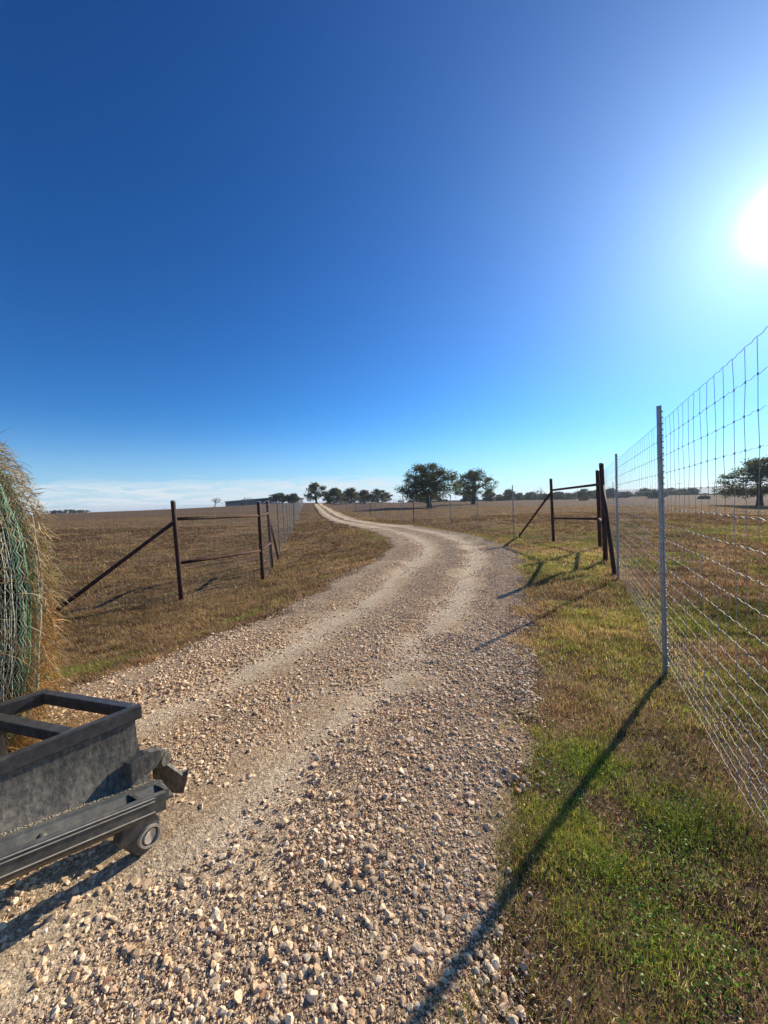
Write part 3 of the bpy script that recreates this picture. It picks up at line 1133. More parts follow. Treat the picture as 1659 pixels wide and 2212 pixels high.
def limb_path(a_, b_, sag, r, n=6):
    a_, b_ = Vector(a_), Vector(b_)
    pts = []
    j = Vector((r.uniform(-1, 1), r.uniform(-1, 1), r.uniform(-.4, .6))) * sag
    for i in range(n):
        f = i / (n - 1)
        p = a_.lerp(b_, f) + j * math.sin(f * math.pi) + Vector((r.uniform(-1, 1), r.uniform(-1, 1), r.uniform(-1, 1))) * sag * .18 * (0 < i < n - 1)
        pts.append(p)
    return pts


def make_tree(name, label, base, height, width, seed, nclump=40, leaves=55, leaf=.38, gap=.25, trunk_h=.28, tone=(1, 1, 1), depth=None, group=None, shape='dome', cat='tree', fat=1.0):
    r = random.Random(seed)
    g = np.random.default_rng(seed)
    base = Vector(base)
    o = thing(name, label, cat, base, group)
    depth = depth or width
    th = height * trunk_h
    tr = MB()
    r0 = max(.12, height * .052)
    lean = Vector((r.uniform(-.05, .05), r.uniform(-.05, .05), 0)) * height
    tops = lean + Vector((0, 0, th))
    tr.tube([Vector((0, 0, -.3)), Vector((0, 0, .05)), tops * .35 + Vector((0, 0, .05)), tops * .75, tops], [r0 * 1.6, r0 * 1.35, r0, r0 * .9, r0 * .85], 9)
    P, T = [], []
    clumps = []
    tries = 0
    while len(clumps) < nclump and tries < 4000:
        tries += 1
        u = r.uniform(0, 2 * math.pi)
        rad = math.sqrt(r.random())
        fz = r.random()
        if shape == 'dome':
            zc = th * .72 + (height - th * .72) * fz
            k = (zc - th * .72) / (height - th * .72)
            lim = math.sqrt(max(0, 1 - (max(0, k - .22) / .78) ** 2)) * (1 if k > .22 else .80 + .9 * k)
        else:
            zc = height * (.08 + .92 * fz)
            k = fz
            lim = math.sqrt(max(0, 1 - (2 * k - .85) ** 2 / 1.35))
        lobe = 1 + .20 * math.sin(3 * u + seed) + .13 * math.sin(5 * u + 2 * seed)
        if lim < .05:
            continue
        rr = rad * lim * lobe
        if rad < .35 and k < .4 and shape == 'dome':
            continue
        c = Vector((math.cos(u) * rr * width / 2, math.sin(u) * rr * depth / 2, zc * (1 - .06 * r.random()))) + lean * (zc / height)
        cr = height * r.uniform(.055, .115) * (1.15 if rad < .6 else .85) * fat
        if any((c - q).length < gap * (cr + cr2) for q, cr2 in clumps):
            continue
        clumps.append((c, cr))
    # limbs reach every few clumps
    mains = []
    for i in range(7):
        c, _ = clumps[i * len(clumps) // 7]
        end = tops.lerp(c, .62)
        path = limb_path(tops - Vector((0, 0, th * r.uniform(0, .25))), end, height * .05, r)
        tr.tube(path, [r0 * .55 * (1 - .6 * q / 5) for q in range(6)], 6, caps=False)
        mains.append(path)
    for c, cr in clumps:
        pth = min(mains, key=lambda q: (q[-1] - c).length)
        st = min(pth[2:], key=lambda q: (q - c).length)
        tr.tube(limb_path(st, c, height * .03, r, 4), [r0 * .22, r0 * .16, r0 * .11, r0 * .05], 4, caps=False)
    tr.build('trunk', mat_bark, o)
    ctint = np.array(tone) * np.array((.090, .104, .045))
    for c, cr in clumps:
        n = int(leaves * r.uniform(.75, 1.25))
        q = g.normal(size=(n, 3)) * np.array([1.15, 1.15, .72]) * cr * .62 + np.array(c)
        tt = ctint * g.uniform(.65, 1.4, (n, 1)) * r.uniform(.75, 1.3)
        br = g.uniform(size=n) < .12
        tt[br] = np.array((.13, .085, .04)) * g.uniform(.7, 1.2, (br.sum(), 1))
        P.append(q); T.append(tt)
    P, T = np.concatenate(P), np.concatenate(T)
    P[:, 2] = np.maximum(P[:, 2], .15)
    n = len(P)
    rm = rotmats(n, g, 1.0)
    qv = np.array([(1, 0, 0), (0, .55, .12), (-1, 0, 0), (0, -.55, .12)])
    s = leaf * g.uniform(.5, 1.15, n) * .5
    Q = np.einsum('nij,nvj->nvi', rm, qv[None] * s[:, None, None]) + P[:, None]
    big_mesh('crown', Q.reshape(-1, 3), np.arange(n * 4), np.arange(0, n * 4, 4), mat_leaf, {'tint': np.repeat(np.c_[T, np.ones(n)], 4, 0)}, parent=o)
    return o


def bare_tree(name, label, base, height, width, seed, lean=0.0, group=None, haze_leaf=0, mat=None):
    r = random.Random(seed)
    mat = mat or mat_pale_bark
    base = Vector(base)
    o = thing(name, label, 'tree', base, group)
    trk, br = MB(), MB()
    tips = []

    def grow(p, dv, ln, rad, lev):
        end = p + dv * ln
        path = limb_path(p, end, ln * .10, r, 4)
        (trk if lev == 0 else br).tube(path, [rad, rad * .85, rad * .7, rad * .58], 7 if lev < 2 else 4, caps=False)
        if lev >= 4:
            tips.append(end)
            return
        for i in range(3 if lev else 5):
            ang = r.uniform(.35, .95)
            az = r.uniform(0, 2 * math.pi) if lev else (i * 2 * math.pi / 5 + r.uniform(-.4, .4))
            ort = dv.orthogonal().normalized()
            ort.rotate(Matrix.Rotation(az, 3, dv))
            nd = (dv * math.cos(ang) + ort * math.sin(ang) * width / height * 1.2 + Vector((0, 0, .12))).normalized()
            grow(path[-1] if i < 2 or lev == 0 else path[2], nd, ln * r.uniform(.55, .82) if lev else height * r.uniform(.20, .30), rad * .56, lev + 1)
    grow(Vector((0, 0, -.2)), Vector((lean, 0, 1)).normalized(), height * .28, max(.1, height * .035), 0)
    zmax = max(p.z for p in tips)
    for mb in (trk, br):
        mb.v = [(x * height / zmax, y * height / zmax, z * height / zmax) for x, y, z in mb.v]
    trk.build('trunk', mat, o)
    br.build('branches', mat, o)
    return o


def place(px, base_y, top_y, hw, d):
    p = at(px, base_y, d)
    p.z = float(terrain(p.x, p.y)) - .05
    top = at(px, top_y, d).z
    return p, max(.8, top - p.z), 2 * hw * d / FPX


p, hh_, ww = place(928, 1097, 1002, 63, 88)
make_tree('live_oak', 'largest spreading dark live oak standing alone in the brown pasture', p, hh_, ww, 3, nclump=140, leaves=95, leaf=.44, gap=.38, trunk_h=.30, fat=1.1)
p, hh_, ww = place(1022, 1089, 1017, 42, 110)
make_tree('live_oak', 'smaller open-crowned oak just right of the largest oak', p, hh_, ww, 15, nclump=95, leaves=75, leaf=.46, gap=.42, trunk_h=.36, tone=(1.25, 1.2, 1.2))
p, hh_, ww = place(1641, 1092, 992, 75, 75)
make_tree('live_oak', 'broad oak seen through the near mesh at the edge of the right pasture', p, hh_, ww, 9, nclump=135, leaves=95, leaf=.38, gap=.42, trunk_h=.34, tone=(1.2, 1.15, 1.1))

bg = [  # name, label, px, base, top, hw, d, kind, seed, group
    ('oak_tree', 'tall ragged tree with bare upper limbs where the road meets the crest', 684, 1089, 1045, 20, 158, 'ragged', 21),
    ('oak_tree', 'rounded dark tree right behind the ragged tree at the road crest', 722, 1088, 1056, 19, 165, 'dome', 22),
    ('oak_tree', 'left tree of the clump of three oaks on the crest', 758.6, 1088, 1056, 16, 172, 'dome', 23),
    ('oak_tree', 'small middle tree of the clump of three oaks on the crest', 787, 1086.5, 1060, 11, 184, 'dome', 24),
    ('oak_tree', 'widest low-spreading tree of the clump of three oaks on the crest', 817, 1086, 1058, 23, 178, 'dome', 25),
    ('oak_tree', 'low dark tree half hidden behind the trunk of the largest oak', 917, 1086, 1066, 22, 165, 'bush', 26),
    ('oak_tree', 'low tree showing behind the trunk of the smaller oak', 1014, 1084, 1064, 14, 185, 'dome', 27),
    ('oak_tree', 'rounded bushy tree right of the smaller oak', 1055, 1083.5, 1063, 14, 200, 'bush', 28),
    ('oak_tree', 'small upright tree in the far treeline behind the thin posts', 1099, 1084, 1058, 12, 235, 'dome', 29),
    ('shrub_tree', 'low dark shrub at the left end of the far right treeline', 1079, 1083, 1072, 9, 250, 'bush', 30),
    ('shrub_tree', 'bushy tree left of the bare tree in the far treeline', 1121, 1081, 1065, 12, 262, 'bush', 31),
    ('shrub_tree', 'wide rounded tree beneath the bare tree in the far treeline', 1147, 1081, 1063, 17, 268, 'bush', 32),
    ('shrub_tree', 'bushy tree behind the sloping brace of the right pipe corner', 1178, 1080, 1067, 13, 272, 'bush', 33),
    ('shrub_tree', 'rounded tree framed low inside the right pipe corner', 1205, 1079.5, 1063, 13, 275, 'bush', 34),
    ('shrub_tree', 'low tree in the middle of the frame of the right pipe corner', 1229, 1079, 1066, 12, 278, 'bush', 35),
    ('oak_tree', 'dense round tree under the top rail of the right pipe corner', 1263.6, 1081.6, 1057, 14, 230, 'bush', 36),
    ('shrub_tree', 'low tree between the corner posts of the right pipe corner', 1287, 1078, 1060, 11, 280, 'bush', 37),
    ('shrub_tree', 'rounded tree just past the corner post at the bend of the fence', 1318, 1077, 1056, 14, 275, 'bush', 38),
    ('shrub_tree', 'small tree beside the second steel post of the mesh fence', 1352, 1077, 1062, 12, 270, 'bush', 39),
    ('shrub_tree', 'two-tone round tree between the two near steel posts', 1393, 1072, 1055, 13, 290, 'dome', 40),
    ('shrub_tree', 'darkest closest tree left of the near steel post', 1414, 1081, 1058, 16, 225, 'bush', 41),
    ('shrub_tree', 'long low tree right of the near steel post', 1450, 1071, 1055, 17, 300, 'bush', 42),
    ('shrub_tree', 'low tree under the first utility pole of the power line', 1478, 1071, 1056, 15, 305, 'bush', 43),
    ('shrub_tree', 'rounded tree between the two crossarm utility poles', 1497, 1072, 1054, 11, 285, 'bush', 44),
    ('shrub', 'small lone flat-topped shrub in the open right pasture', 1523, 1078, 1071.5, 9, 165, 'bush', 45),
    ('shrub_tree', 'dark tree right of the second crossarm utility pole', 1573, 1070, 1056, 17, 300, 'bush', 46),
    ('shrub_tree', 'round bush tree showing beneath the crown of the broad right oak', 1603, 1075, 1056, 14, 230, 'bush', 47),
    ('shrub_tree', 'far tree right behind the trunk of the broad right oak', 1645, 1069, 1052, 18, 300, 'bush', 48),
    ('oak_tree', 'dark rounded tree beside the long grey barn', 605.3, 1088, 1065, 17, 205, 'bush', 49),
    ('oak_tree', 'looser tree right of the dark tree by the barn', 635, 1088, 1067, 14, 205, 'dome', 50),
    ('oak_tree', 'left end tree of the far grove on the field horizon', 121, 1111, 1103, 16, 330, 'bush', 51),
    ('oak_tree', 'middle tree of the far grove on the field horizon', 147, 1110, 1101.5, 18, 335, 'bush', 52),
    ('oak_tree', 'right end tree of the far grove on the field horizon', 174, 1109, 1102, 15, 332, 'bush', 53),
]
for nm, lb, px, by, ty, hw, d, kd, sd in bg:
    p, hh_, ww = place(px, by, ty, hw * 1.18, d)
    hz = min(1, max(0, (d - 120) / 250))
    tn = (1 + .5 * hz, 1 + .5 * hz, 1 + 1.2 * hz)  # distance haze put into the leaf colour: paler and bluer farther off
    ct_ = 'shrub' if nm == 'shrub' else 'tree'
    if kd == 'ragged':
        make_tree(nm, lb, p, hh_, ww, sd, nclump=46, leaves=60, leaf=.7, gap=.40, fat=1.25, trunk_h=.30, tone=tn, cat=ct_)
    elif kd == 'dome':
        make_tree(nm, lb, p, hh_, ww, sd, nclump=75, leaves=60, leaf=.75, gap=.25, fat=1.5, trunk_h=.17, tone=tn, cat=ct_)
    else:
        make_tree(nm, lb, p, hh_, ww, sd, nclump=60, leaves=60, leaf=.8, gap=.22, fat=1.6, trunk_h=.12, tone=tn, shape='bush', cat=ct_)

# low continuous brush behind the separate trees
Pb, Tb = [], []
for x0, x1, ya, yb, d, hpx in ((1072, 1345, 1082, 1078, 320, 11), (1345, 1440, 1076, 1071, 340, 7), (1436, 1500, 1071, 1070, 330, 12), (1500, 1560, 1070, 1070, 345, 5), (1556, 1720, 1070, 1070, 330, 13), (880, 1075, 1085, 1083.5, 400, 3)):
    n = int((x1 - x0) * 95)
    px_ = rng.uniform(x0, x1, n)
    hp = hpx * (.55 + .75 * vnoise(px_, px_ * 0 + d, 13, 81) * (.6 + .8 * vnoise(px_, px_ * 0 + d, 4.5, 82)))
    fz = rng.uniform(0, 1, n) ** .8
    dd_ = d + rng.uniform(-9, 9, n)
    xw = np.array([at(q, ya + (yb - ya) * (q - x0) / (x1 - x0), d).x for q in px_]) * dd_ / d
    zw = terrain(xw, dd_) + fz * hp * d / FPX
    Pb.append(np.stack([xw, dd_, zw], -1))
    Tb.append(np.array((.085, .095, .058)) * rng.uniform(.7, 1.3, (n, 1)) * (.7 + .6 * vnoise(px_, fz * 20, 9, 83))[:, None])
Pb, Tb = np.concatenate(Pb), np.concatenate(Tb)
n = len(Pb)
rm = rotmats(n, rng, 1.0)
qv = np.array([(1, 0, 0), (0, .55, .12), (-1, 0, 0), (0, -.55, .12)])
Q = np.einsum('nij,nvj->nvi', rm, qv[None] * (rng.uniform(.3, .7, n))[:, None, None]) + Pb[:, None]
tag(big_mesh('distant_brush_woods', Q.reshape(-1, 3), np.arange(n * 4), np.arange(0, n * 4, 4), mat_leaf, {'tint': np.repeat(np.c_[Tb, np.ones(n)], 4, 0)}), kind='stuff')

# a low wooded ridge on the far right horizon
mat_hill, t, b = material('wooded_ridge')
wc = world_coord(t)
t.links.new(ramp(t, noise(t, .02, 6, .65, wc), [(.35, (.05, .07, .045)), (.65, (.11, .125, .085))]), b.inputs['Base Color'])
b.inputs['Roughness'].default_value = 1
NHX, NHY = 160, 14
hx = np.linspace(900, 3000, NHX)
Vh = []
for jj in range(NHY):
    f = jj / (NHY - 1)
    yy = 2600 + 900 * f + 0 * hx
    top = 12 * (.35 + .65 * vnoise(hx, yy * 0, 420, 91)) * np.clip((hx - 900) / 700, 0, 1) + 7 * vnoise(hx, yy, 60, 92)
    Vh.append(np.stack([hx, yy, -62 + (60 + top) * math.sin(f * math.pi)], -1))
Vh = np.array(Vh).reshape(-1, 3)
I = np.arange(NHX * NHY).reshape(NHY, NHX)
lp = np.stack([I[:-1, :-1], I[:-1, 1:], I[1:, 1:], I[1:, :-1]], -1).reshape(-1)
tag(big_mesh('hills', Vh, lp, np.arange(0, len(lp), 4), mat_hill, smooth=True), kind='structure')

for lb, px, by, ty, hw, d, sd, ln in (
        ('pale leafless tree alone on the left skyline near the barn end', 463, 1094.5, 1074, 18, 190, 61, .35),
        ('grey leafless tree in front of the long grey barn', 533, 1091, 1072, 11, 225, 62, 0),
        ('leafless spreading tree above the far treeline left of the right pipe corner', 1166, 1083, 1051, 19, 225, 63, 0),
        ('bare tree poking above the treeline under the top rail', 1243, 1080, 1057, 9, 250, 64, 0)):
    p, hh_, ww = place(px, by, ty, hw, d)
    bare_tree('bare_tree', lb, p, hh_, ww, sd, ln)

# ------------------------------------------------------------------ farm buildings and far things
mat_metal_wall, t, b = material('corrugated_grey_wall')
wv = N(t, 'ShaderNodeTexWave', i_Scale=2.2)
t.links.new(obj_coord(t), wv.inputs['Vector'])
t.links.new(mixc(t, noise(t, .6, 4, .6, obj_coord(t)), (.11, .115, .115), (.17, .175, .17)), b.inputs['Base Color'])
bump(t, b, wv.outputs['Fac'], .5, .03)
b.inputs['Roughness'].default_value = .6
mat_green_roof, t, b = material('dark_green_roof')
t.links.new(mixc(t, noise(t, .8, 4, .6, obj_coord(t)), (.025, .045, .035), (.05, .07, .055)), b.inputs['Base Color'])
b.inputs['Roughness'].default_value = .6
mat_dark, t, b = material('bay_shade_and_dark_panel')  # near-black: painted shade of the barn bay, also the door and shelter roofs
t.links.new(mixc(t, noise(t, 2, 3, .5, obj_coord(t)), (.012, .013, .015), (.03, .032, .034)), b.inputs['Base Color'])
mat_white, t, b = material('white_paint')
t.links.new(mixc(t, noise(t, 3, 4, .6, obj_coord(t)), (.62, .62, .60), (.78, .78, .76)), b.inputs['Base Color'])
b.inputs['Roughness'].default_value = .4
mat_rubber, t, b = material('black_rubber')
t.links.new(mixc(t, noise(t, 9, 3, .6, obj_coord(t)), (.015, .015, .015), (.035, .033, .03)), b.inputs['Base Color'])
b.inputs['Roughness'].default_value = .9
mat_glass, t, b = material('dark_window_glass')
t.links.new(mixc(t, noise(t, 1, 2, .5, obj_coord(t)), (.02, .025, .03), (.04, .045, .05)), b.inputs['Base Color'])
b.inputs['Roughness'].default_value = .1

pb = at(487, 1094.3, 250)
pe = at(598, 1089, 250)
zb = min(pb.z, pe.z) - .3
barn = thing('barn', 'long low grey metal barn with dark green roof on the left skyline', 'barn', (pb.x, pb.y, zb))
L_ = pe.x - pb.x
hl, hr = at(487, 1084, 250).z - zb, at(598, 1074.5, 250).z - zb
Dp = 16.0


def wall_piece(x0, x1, name, mat, yoff=0.0):
    h0, h1 = hl + (hr - hl) * x0 / L_, hl + (hr - hl) * x1 / L_
    mb = MB()
    mb.prism([(x0, yoff, -.6), (x1, yoff, -.6), (x1, yoff, h1 - .15), (x0, yoff, h0 - .15)], (0, .15, 0))
    return mb.build(name, mat, barn)


wall_piece(0, L_ * .66, 'front_wall', mat_metal_wall)
wall_piece(L_ * .66 + .02, L_ * .84, 'bay_shade_panel', mat_dark, .4)  # solid dark sheet, its colour stands for the shade inside the bay
wall_piece(L_ * .84 + .02, L_, 'end_wall', mat_metal_wall, .05)
mb = MB()
mb.prism([(0.0, .16, -.6), (0.0, Dp - .01, -.6), (0.0, Dp - .01, hl - .15), (0.0, .16, hl - .15)], (.15, 0, 0))
mb.prism([(L_ - .15, .21, -.6), (L_ - .15, Dp - .01, -.6), (L_ - .15, Dp - .01, hr - .15), (L_ - .15, .21, hr - .15)], (.14, 0, 0))
mb.prism([(.16, Dp - .2, -.6), (L_ - .16, Dp - .2, -.6), (L_ - .16, Dp - .2, hr - .2), (.16, Dp - .2, hl - .2)], (0, .15, 0))
mb.build('side_walls', mat_metal_wall, barn)
mb = MB()
mb.prism([(-.5, -.6, hl - .148), (L_ + .5, -.6, hr - .148), (L_ + .5, -.6, hr + .25), (-.5, -.6, hl + .20)], (0, Dp + 1.2, 0))
mb.build('roof', mat_green_roof, barn)
mb = MB()
mb.prism([(L_ * .30, -.04, -.3), (L_ * .36, -.04, -.3), (L_ * .36, -.04, 2.0), (L_ * .30, -.04, 2.0)], (0, .035, 0))
mb.build('door', mat_dark, barn)


def pickup(label, px, py, d, length, rz, name='pickup_truck'):
    p = at(px, py, d)
    p.z = float(terrain(p.x, p.y))
    o = thing(name, label, 'vehicle', p)
    o.rotation_euler.z = rz
    k = length / 5.4
    prof = [(-2.7, .55), (2.65, .55), (2.7, .85), (2.6, 1.12), (1.3, 1.2), (.55, 1.82), (-.75, 1.85), (-1.0, 1.22), (-2.7, 1.2)]
    mb = MB()
    mb.prism([(x * k, -.95 * k, z * k) for x, z in prof], (0, 1.9 * k, 0))
    mb.build('body', mat_white, o, bevel=.03)
    for sx in (-1.7, 1.75):
        for sy in (-.88, .88):
            w_ = MB()
            w_.tube([(sx * k, (sy - .12) * k, .38 * k), (sx * k, (sy + .12) * k, .38 * k)], .38 * k, 16)
            wh = w_.build('wheel', mat_rubber, o)
            rm_ = MB()
            rm_.tube([(sx * k, (sy - .125) * k, .38 * k), (sx * k, (sy + .125) * k, .38 * k)], .2 * k, 12)
            rm_.build('rim', mat_galv, wh)
    for sy in (-.955, .951):
        g_ = MB()
        g_.prism([(x * k, sy * k, z * k) for x, z in ((-.65, 1.25), (1.0, 1.25), (.5, 1.72), (-.62, 1.75))], (0, .004, 0))
        g_.build('side_window', mat_glass, o)
    return o


pickup('small white pickup parked between the barn and the dark tree', 597, 1089, 190, 4.2, .1)
pickup('pale pickup parked in the open end of the barn', 574, 1090.5, 215, 4.4, .5)

mat_wood_pole, t, b = material('weathered_pole')
t.links.new(mixc(t, noise(t, 3, 5, .7, obj_coord(t, (4, 4, .4))), (.05, .042, .035), (.13, .115, .10)), b.inputs['Base Color'])
b.inputs['Roughness'].default_value = .9
pole_tops = []
for lb, px, by, ty, d, arm in (
        ('slender utility pole rising left of the largest oak', 870.8, 1086, 1053.5, 185, 0),
        ('plain utility pole without crossarm right of the right pipe corner', 1325, 1081, 1041, 190, 0),
        ('small distant crossarm utility pole left of the near steel post', 1406.5, 1068, 1049, 400, 1.2),
        ('middle crossarm utility pole just right of the near steel post', 1467.5, 1072.7, 1043.6, 258, 1.4),
        ('tallest crossarm utility pole left of the broad right oak', 1543.4, 1076.5, 1042.3, 220, 1.4)):
    p = at(px, by, d)
    p.z = float(terrain(p.x, p.y))
    top = at(px, ty, d).z - p.z
    o = thing('utility_pole', lb, 'utility pole', p)
    mb = MB()
    mb.tube([(0, 0, -.4), (0, 0, top * .5), (0, 0, top)], [.17, .15, .11], 8)
    mb.build('pole', mat_wood_pole, o)
    if arm:
        mb = MB()
        mb.box((0, -.17, top - .35), 2 * arm, .12, .14)
        cr_ = mb.build('crossarm', mat_wood_pole, o)
        for sx in (-arm * .9, arm * .9, 0):
            ib = MB()
            ib.tube([(sx, -.17, top - .28), (sx, -.17, top - .2), (sx, -.17, top - .10)], [.05, .07, .04], 8)
            ib.build('insulator', mat_galv, cr_)
        pole_tops.append(Vector((p.x, p.y - .17, p.z + top - .10)))
off_end = pole_tops[-1] + (pole_tops[-1] - pole_tops[-2]) * 1.0
mb = MB()
chain = pole_tops + [off_end]
for A_, B_ in zip(chain[:-1], chain[1:]):
    for sx in (-1.2, 1.2):
        pth = []
        for i in range(13):
            f = i / 12
            q = A_.lerp(B_, f) + Vector((sx, 0, -2.0 * 4 * f * (1 - f) * .5))
            pth.append(q)
        mb.tube(pth, .022, 4, caps=False)
pw_ = mb.build('power_line', mat_dark_post)
tag(pw_, 'thin dark power line sagging between the crossarm poles over the right pasture', 'power line')

# dark grazing cattle along the far edge of the pasture
mat_hide, t, b = material('black_hide')
t.links.new(mixc(t, noise(t, 3, 4, .6, obj_coord(t)), (.010, .009, .009), (.03, .026, .024)), b.inputs['Base Color'])
b.inputs['Roughness'].default_value = .8


def cow_mesh():
    pts = [(0, 0, 1.05, .40), (-.75, 0, 1.10, .36), (.65, 0, 1.06, .38), (1.05, 0, 1.02, .22), (1.35, 0, .72, .16), (1.52, 0, .40, .14), (1.66, 0, .22, .09)]
    ed = [(0, 1), (0, 2), (2, 3), (3, 4), (4, 5), (5, 6)]
    for sx, hip in ((-.72, 1), (.62, 2)):
        for sy in (-.22, .22):
            i = len(pts)
            back = hip == 1
            pts += [(sx, sy, .82, .17), (sx + (-.10 if back else .0), sy, .46, .085), (sx + (-.03 if back else .02), sy, .06, .07)]
            ed += [(hip, i), (i, i + 1), (i + 1, i + 2)]
    i = len(pts)
    pts += [(-1.12, 0, 1.12, .05), (-1.2, 0, .6, .04)]
    ed += [(1, i), (i, i + 1)]
    me = bpy.data.meshes.new('cow')
    me.from_pydata([q[:3] for q in pts], ed, [])
    me.materials.append(mat_hide)
    o = bpy.data.objects.new('cow', me)
    COL.objects.link(o)
    o.modifiers.new('skin', 'SKIN')
    for v, q in zip(me.skin_vertices[0].data, pts):
        v.radius = (q[3], q[3])
    me.skin_vertices[0].data[0].use_root = True
    return o


cow = cow_mesh()
cow.modifiers.new('smooth', 'SUBSURF').levels = 1
tag(cow, None, 'cow', 'black cattle along the far edge of the pasture')
spots = [(864, 1087, 185, .2, 'black cow grazing near the foot of the slender utility pole'),
         (888, 1086.5, 180, 2.9, 'black cow just left of the low tree behind the largest oak'),
         (807, 1087.5, 165, .4, 'black cow under the widest crest oak'),
         (952, 1085, 170, 3.4, 'black cow right of the trunk of the largest oak'),
         (962, 1083.5, 185, .1, 'black cow on the skyline midway between the two main oaks'),
         (1000, 1084, 180, 2.7, 'black cow left of the trunk of the smaller oak'),
         (1062, 1083, 175, .5, 'black cow below the rounded bushy tree'),
         (1078, 1082.5, 175, 3.0, 'black cow at the left end of the far right treeline')]
for i, (px, py, d, rz_, lb) in enumerate(spots):
    o = cow if i == 0 else cow.copy()
    if i:
        COL.objects.link(o)
    p = at(px, py, d)
    o.location = (p.x, p.y, float(terrain(p.x, p.y)))
    o.rotation_euler.z = rz_
    o['label'] = lb

# open shade shelters on the skyline
for px, lb in ((843, 'leftmost of the three low flat shade roofs left of the largest oak'), (862, 'middle low flat shade roof beside the slender utility pole'), (880, 'low flat shade roof nearest the crown of the largest oak')):
    p = at(px, 1087, 230)
    p.z = float(terrain(p.x, p.y))
    o = thing('shade_shelter', lb, 'shelter', p, 'low shade shelters on the skyline')
    hz_ = max(1.6, at(px, 1081.5, 230).z - p.z)
    mb = MB()
    mb.prism([(-2.4, -1.6, hz_), (2.4, -1.6, hz_ + .15), (2.4, -1.6, hz_ + .3), (-2.4, -1.6, hz_ + .15)], (0, 3.2, 0))
    mb.build('roof', mat_dark, o)
    for sx in (-2.1, 2.1):
        for sy in (-1.4, 1.4):
            lg = MB()
            lg.tube([(sx, sy, -.2), (sx, sy, hz_ + .02)], .05, 6)
            lg.build('leg', mat_dark_post, o)

# ------------------------------------------------------------------ steel grading implement at the left
mat_steel, t, b = material('dusty_dark_steel')
oc = obj_coord(t)
n1 = noise(t, 9, 7, .72, oc)
n2 = noise(t, 62, 6, .75, obj_coord(t, (1, 1, .4)))
n3 = noise(t, 2.2, 3, .5, oc)
mm = math_node(t, 'ADD', math_node(t, 'MULTIPLY', n1, .22), math_node(t, 'ADD', math_node(t, 'MULTIPLY', n2, .58), math_node(t, 'MULTIPLY', n3, .20)))
t.links.new(ramp(t, mm, [(.37, (.045, .043, .039)), (.46, (.105, .097, .080)), (.55, (.21, .185, .14)), (.66, (.36, .31, .22))]), b.inputs['Base Color'])
b.inputs['Roughness'].default_value = .6
b.inputs['Metallic'].default_value = .15
bump(t, b, mm, .25, .003)
mat_worn, t, b = material('worn_grey_steel')
oc = obj_coord(t)
n1 = noise(t, 26, 6, .7, oc)
n2 = noise(t, 4, 4, .6, oc)
mm = math_node(t, 'ADD', math_node(t, 'MULTIPLY', n1, .5), math_node(t, 'MULTIPLY', n2, .5))
t.links.new(ramp(t, mm, [(.34, (.055, .056, .052)), (.5, (.115, .114, .10)), (.64, (.20, .19, .155)), (.78, (.36, .32, .24))]), b.inputs['Base Color'])
b.inputs['Roughness'].default_value = .5
b.inputs['Metallic'].default_value = .25
bump(t, b, n1, .15, .002)
mat_bar, t, b = material('dark_scaled_bar')
oc = obj_coord(t)
n1 = noise(t, 18, 7, .75, oc)
t.links.new(ramp(t, n1, [(.3, (.030, .030, .030)), (.55, (.085, .082, .077)), (.75, (.20, .19, .17))]), b.inputs['Base Color'])
b.inputs['Roughness'].default_value = .46
b.inputs['Metallic'].default_value = .2
b.inputs['Specular IOR Level'].default_value = .5
bump(t, b, n1, .3, .003)
mat_pin, t, b = material('bright_worn_pin')
n1 = noise(t, 30, 5, .6, obj_coord(t))
t.links.new(ramp(t, n1, [(.3, (.50, .46, .38)), (.7, (.80, .76, .66))]), b.inputs['Base Color'])
b.inputs['Metallic'].default_value = .6
b.inputs['Roughness'].default_value = .4

mat_road_dust, t, b = material('dry_caked_dust')
t.links.new(ramp(t, noise(t, 60, 4, .7, obj_coord(t)), [(.3, (.26, .21, .14)), (.7, (.50, .43, .31))]), b.inputs['Base Color'])
b.inputs['Roughness'].default_value = 1
BO = Vector((-1.245, 1.95, 0))
BU = Vector((.63, .775, 0)).normalized()
BV = Vector((-.95, .30, 0)).normalized()
blade = thing('box_blade', 'dusty dark grey steel box blade resting on the gravel at the left', 'implement', BO)


def bl(u, v, z):
    return BU * u + BV * v + Vector((0, 0, z))


def bar(mb, a_, b_, wv, hv):
    """box bar from a_ to b_ (u,v,z of its top centre line), width wv across, height hv down"""
    A_, B_ = bl(*a_), bl(*b_)
    dv = (B_ - A_)
    sd = Vector((-dv.y, dv.x, 0)).normalized() * wv / 2
    dn_ = Vector((0, 0, -hv))
    mb.hexa([A_ - sd + dn_, B_ - sd + dn_, B_ + sd + dn_, A_ + sd + dn_, A_ - sd, B_ - sd, B_ + sd, A_ + sd])


ZT = .672
UE = -1.15          # left end, out of the picture


def sh(u, k=1.0):
    """the lower members climb slightly towards the left end"""
    return -.19 * (u + .10) * k


mb = MB(); bar(mb, (UE, .0, ZT), (-.040, .0, ZT), .036, .066); mb.build('near_rail', mat_bar, blade, bevel=.005)
mb = MB(); bar(mb, (UE, .68, ZT), (-.035, .68, ZT), .05, .072); mb.build('far_rail', mat_bar, blade, bevel=.005)
mb = MB(); bar(mb, (-.060, .027, ZT - .003), (-.060, .653, ZT - .003), .046, .058); mb.build('end_crossbar', mat_bar, blade, bevel=.004)
for uu in (-.315, -.66, -1.0):
    mb = MB(); bar(mb, (uu, .027, ZT - .004), (uu, .653, ZT - .004), .052, .050); mb.build('crossbar', mat_bar, blade, bevel=.004)
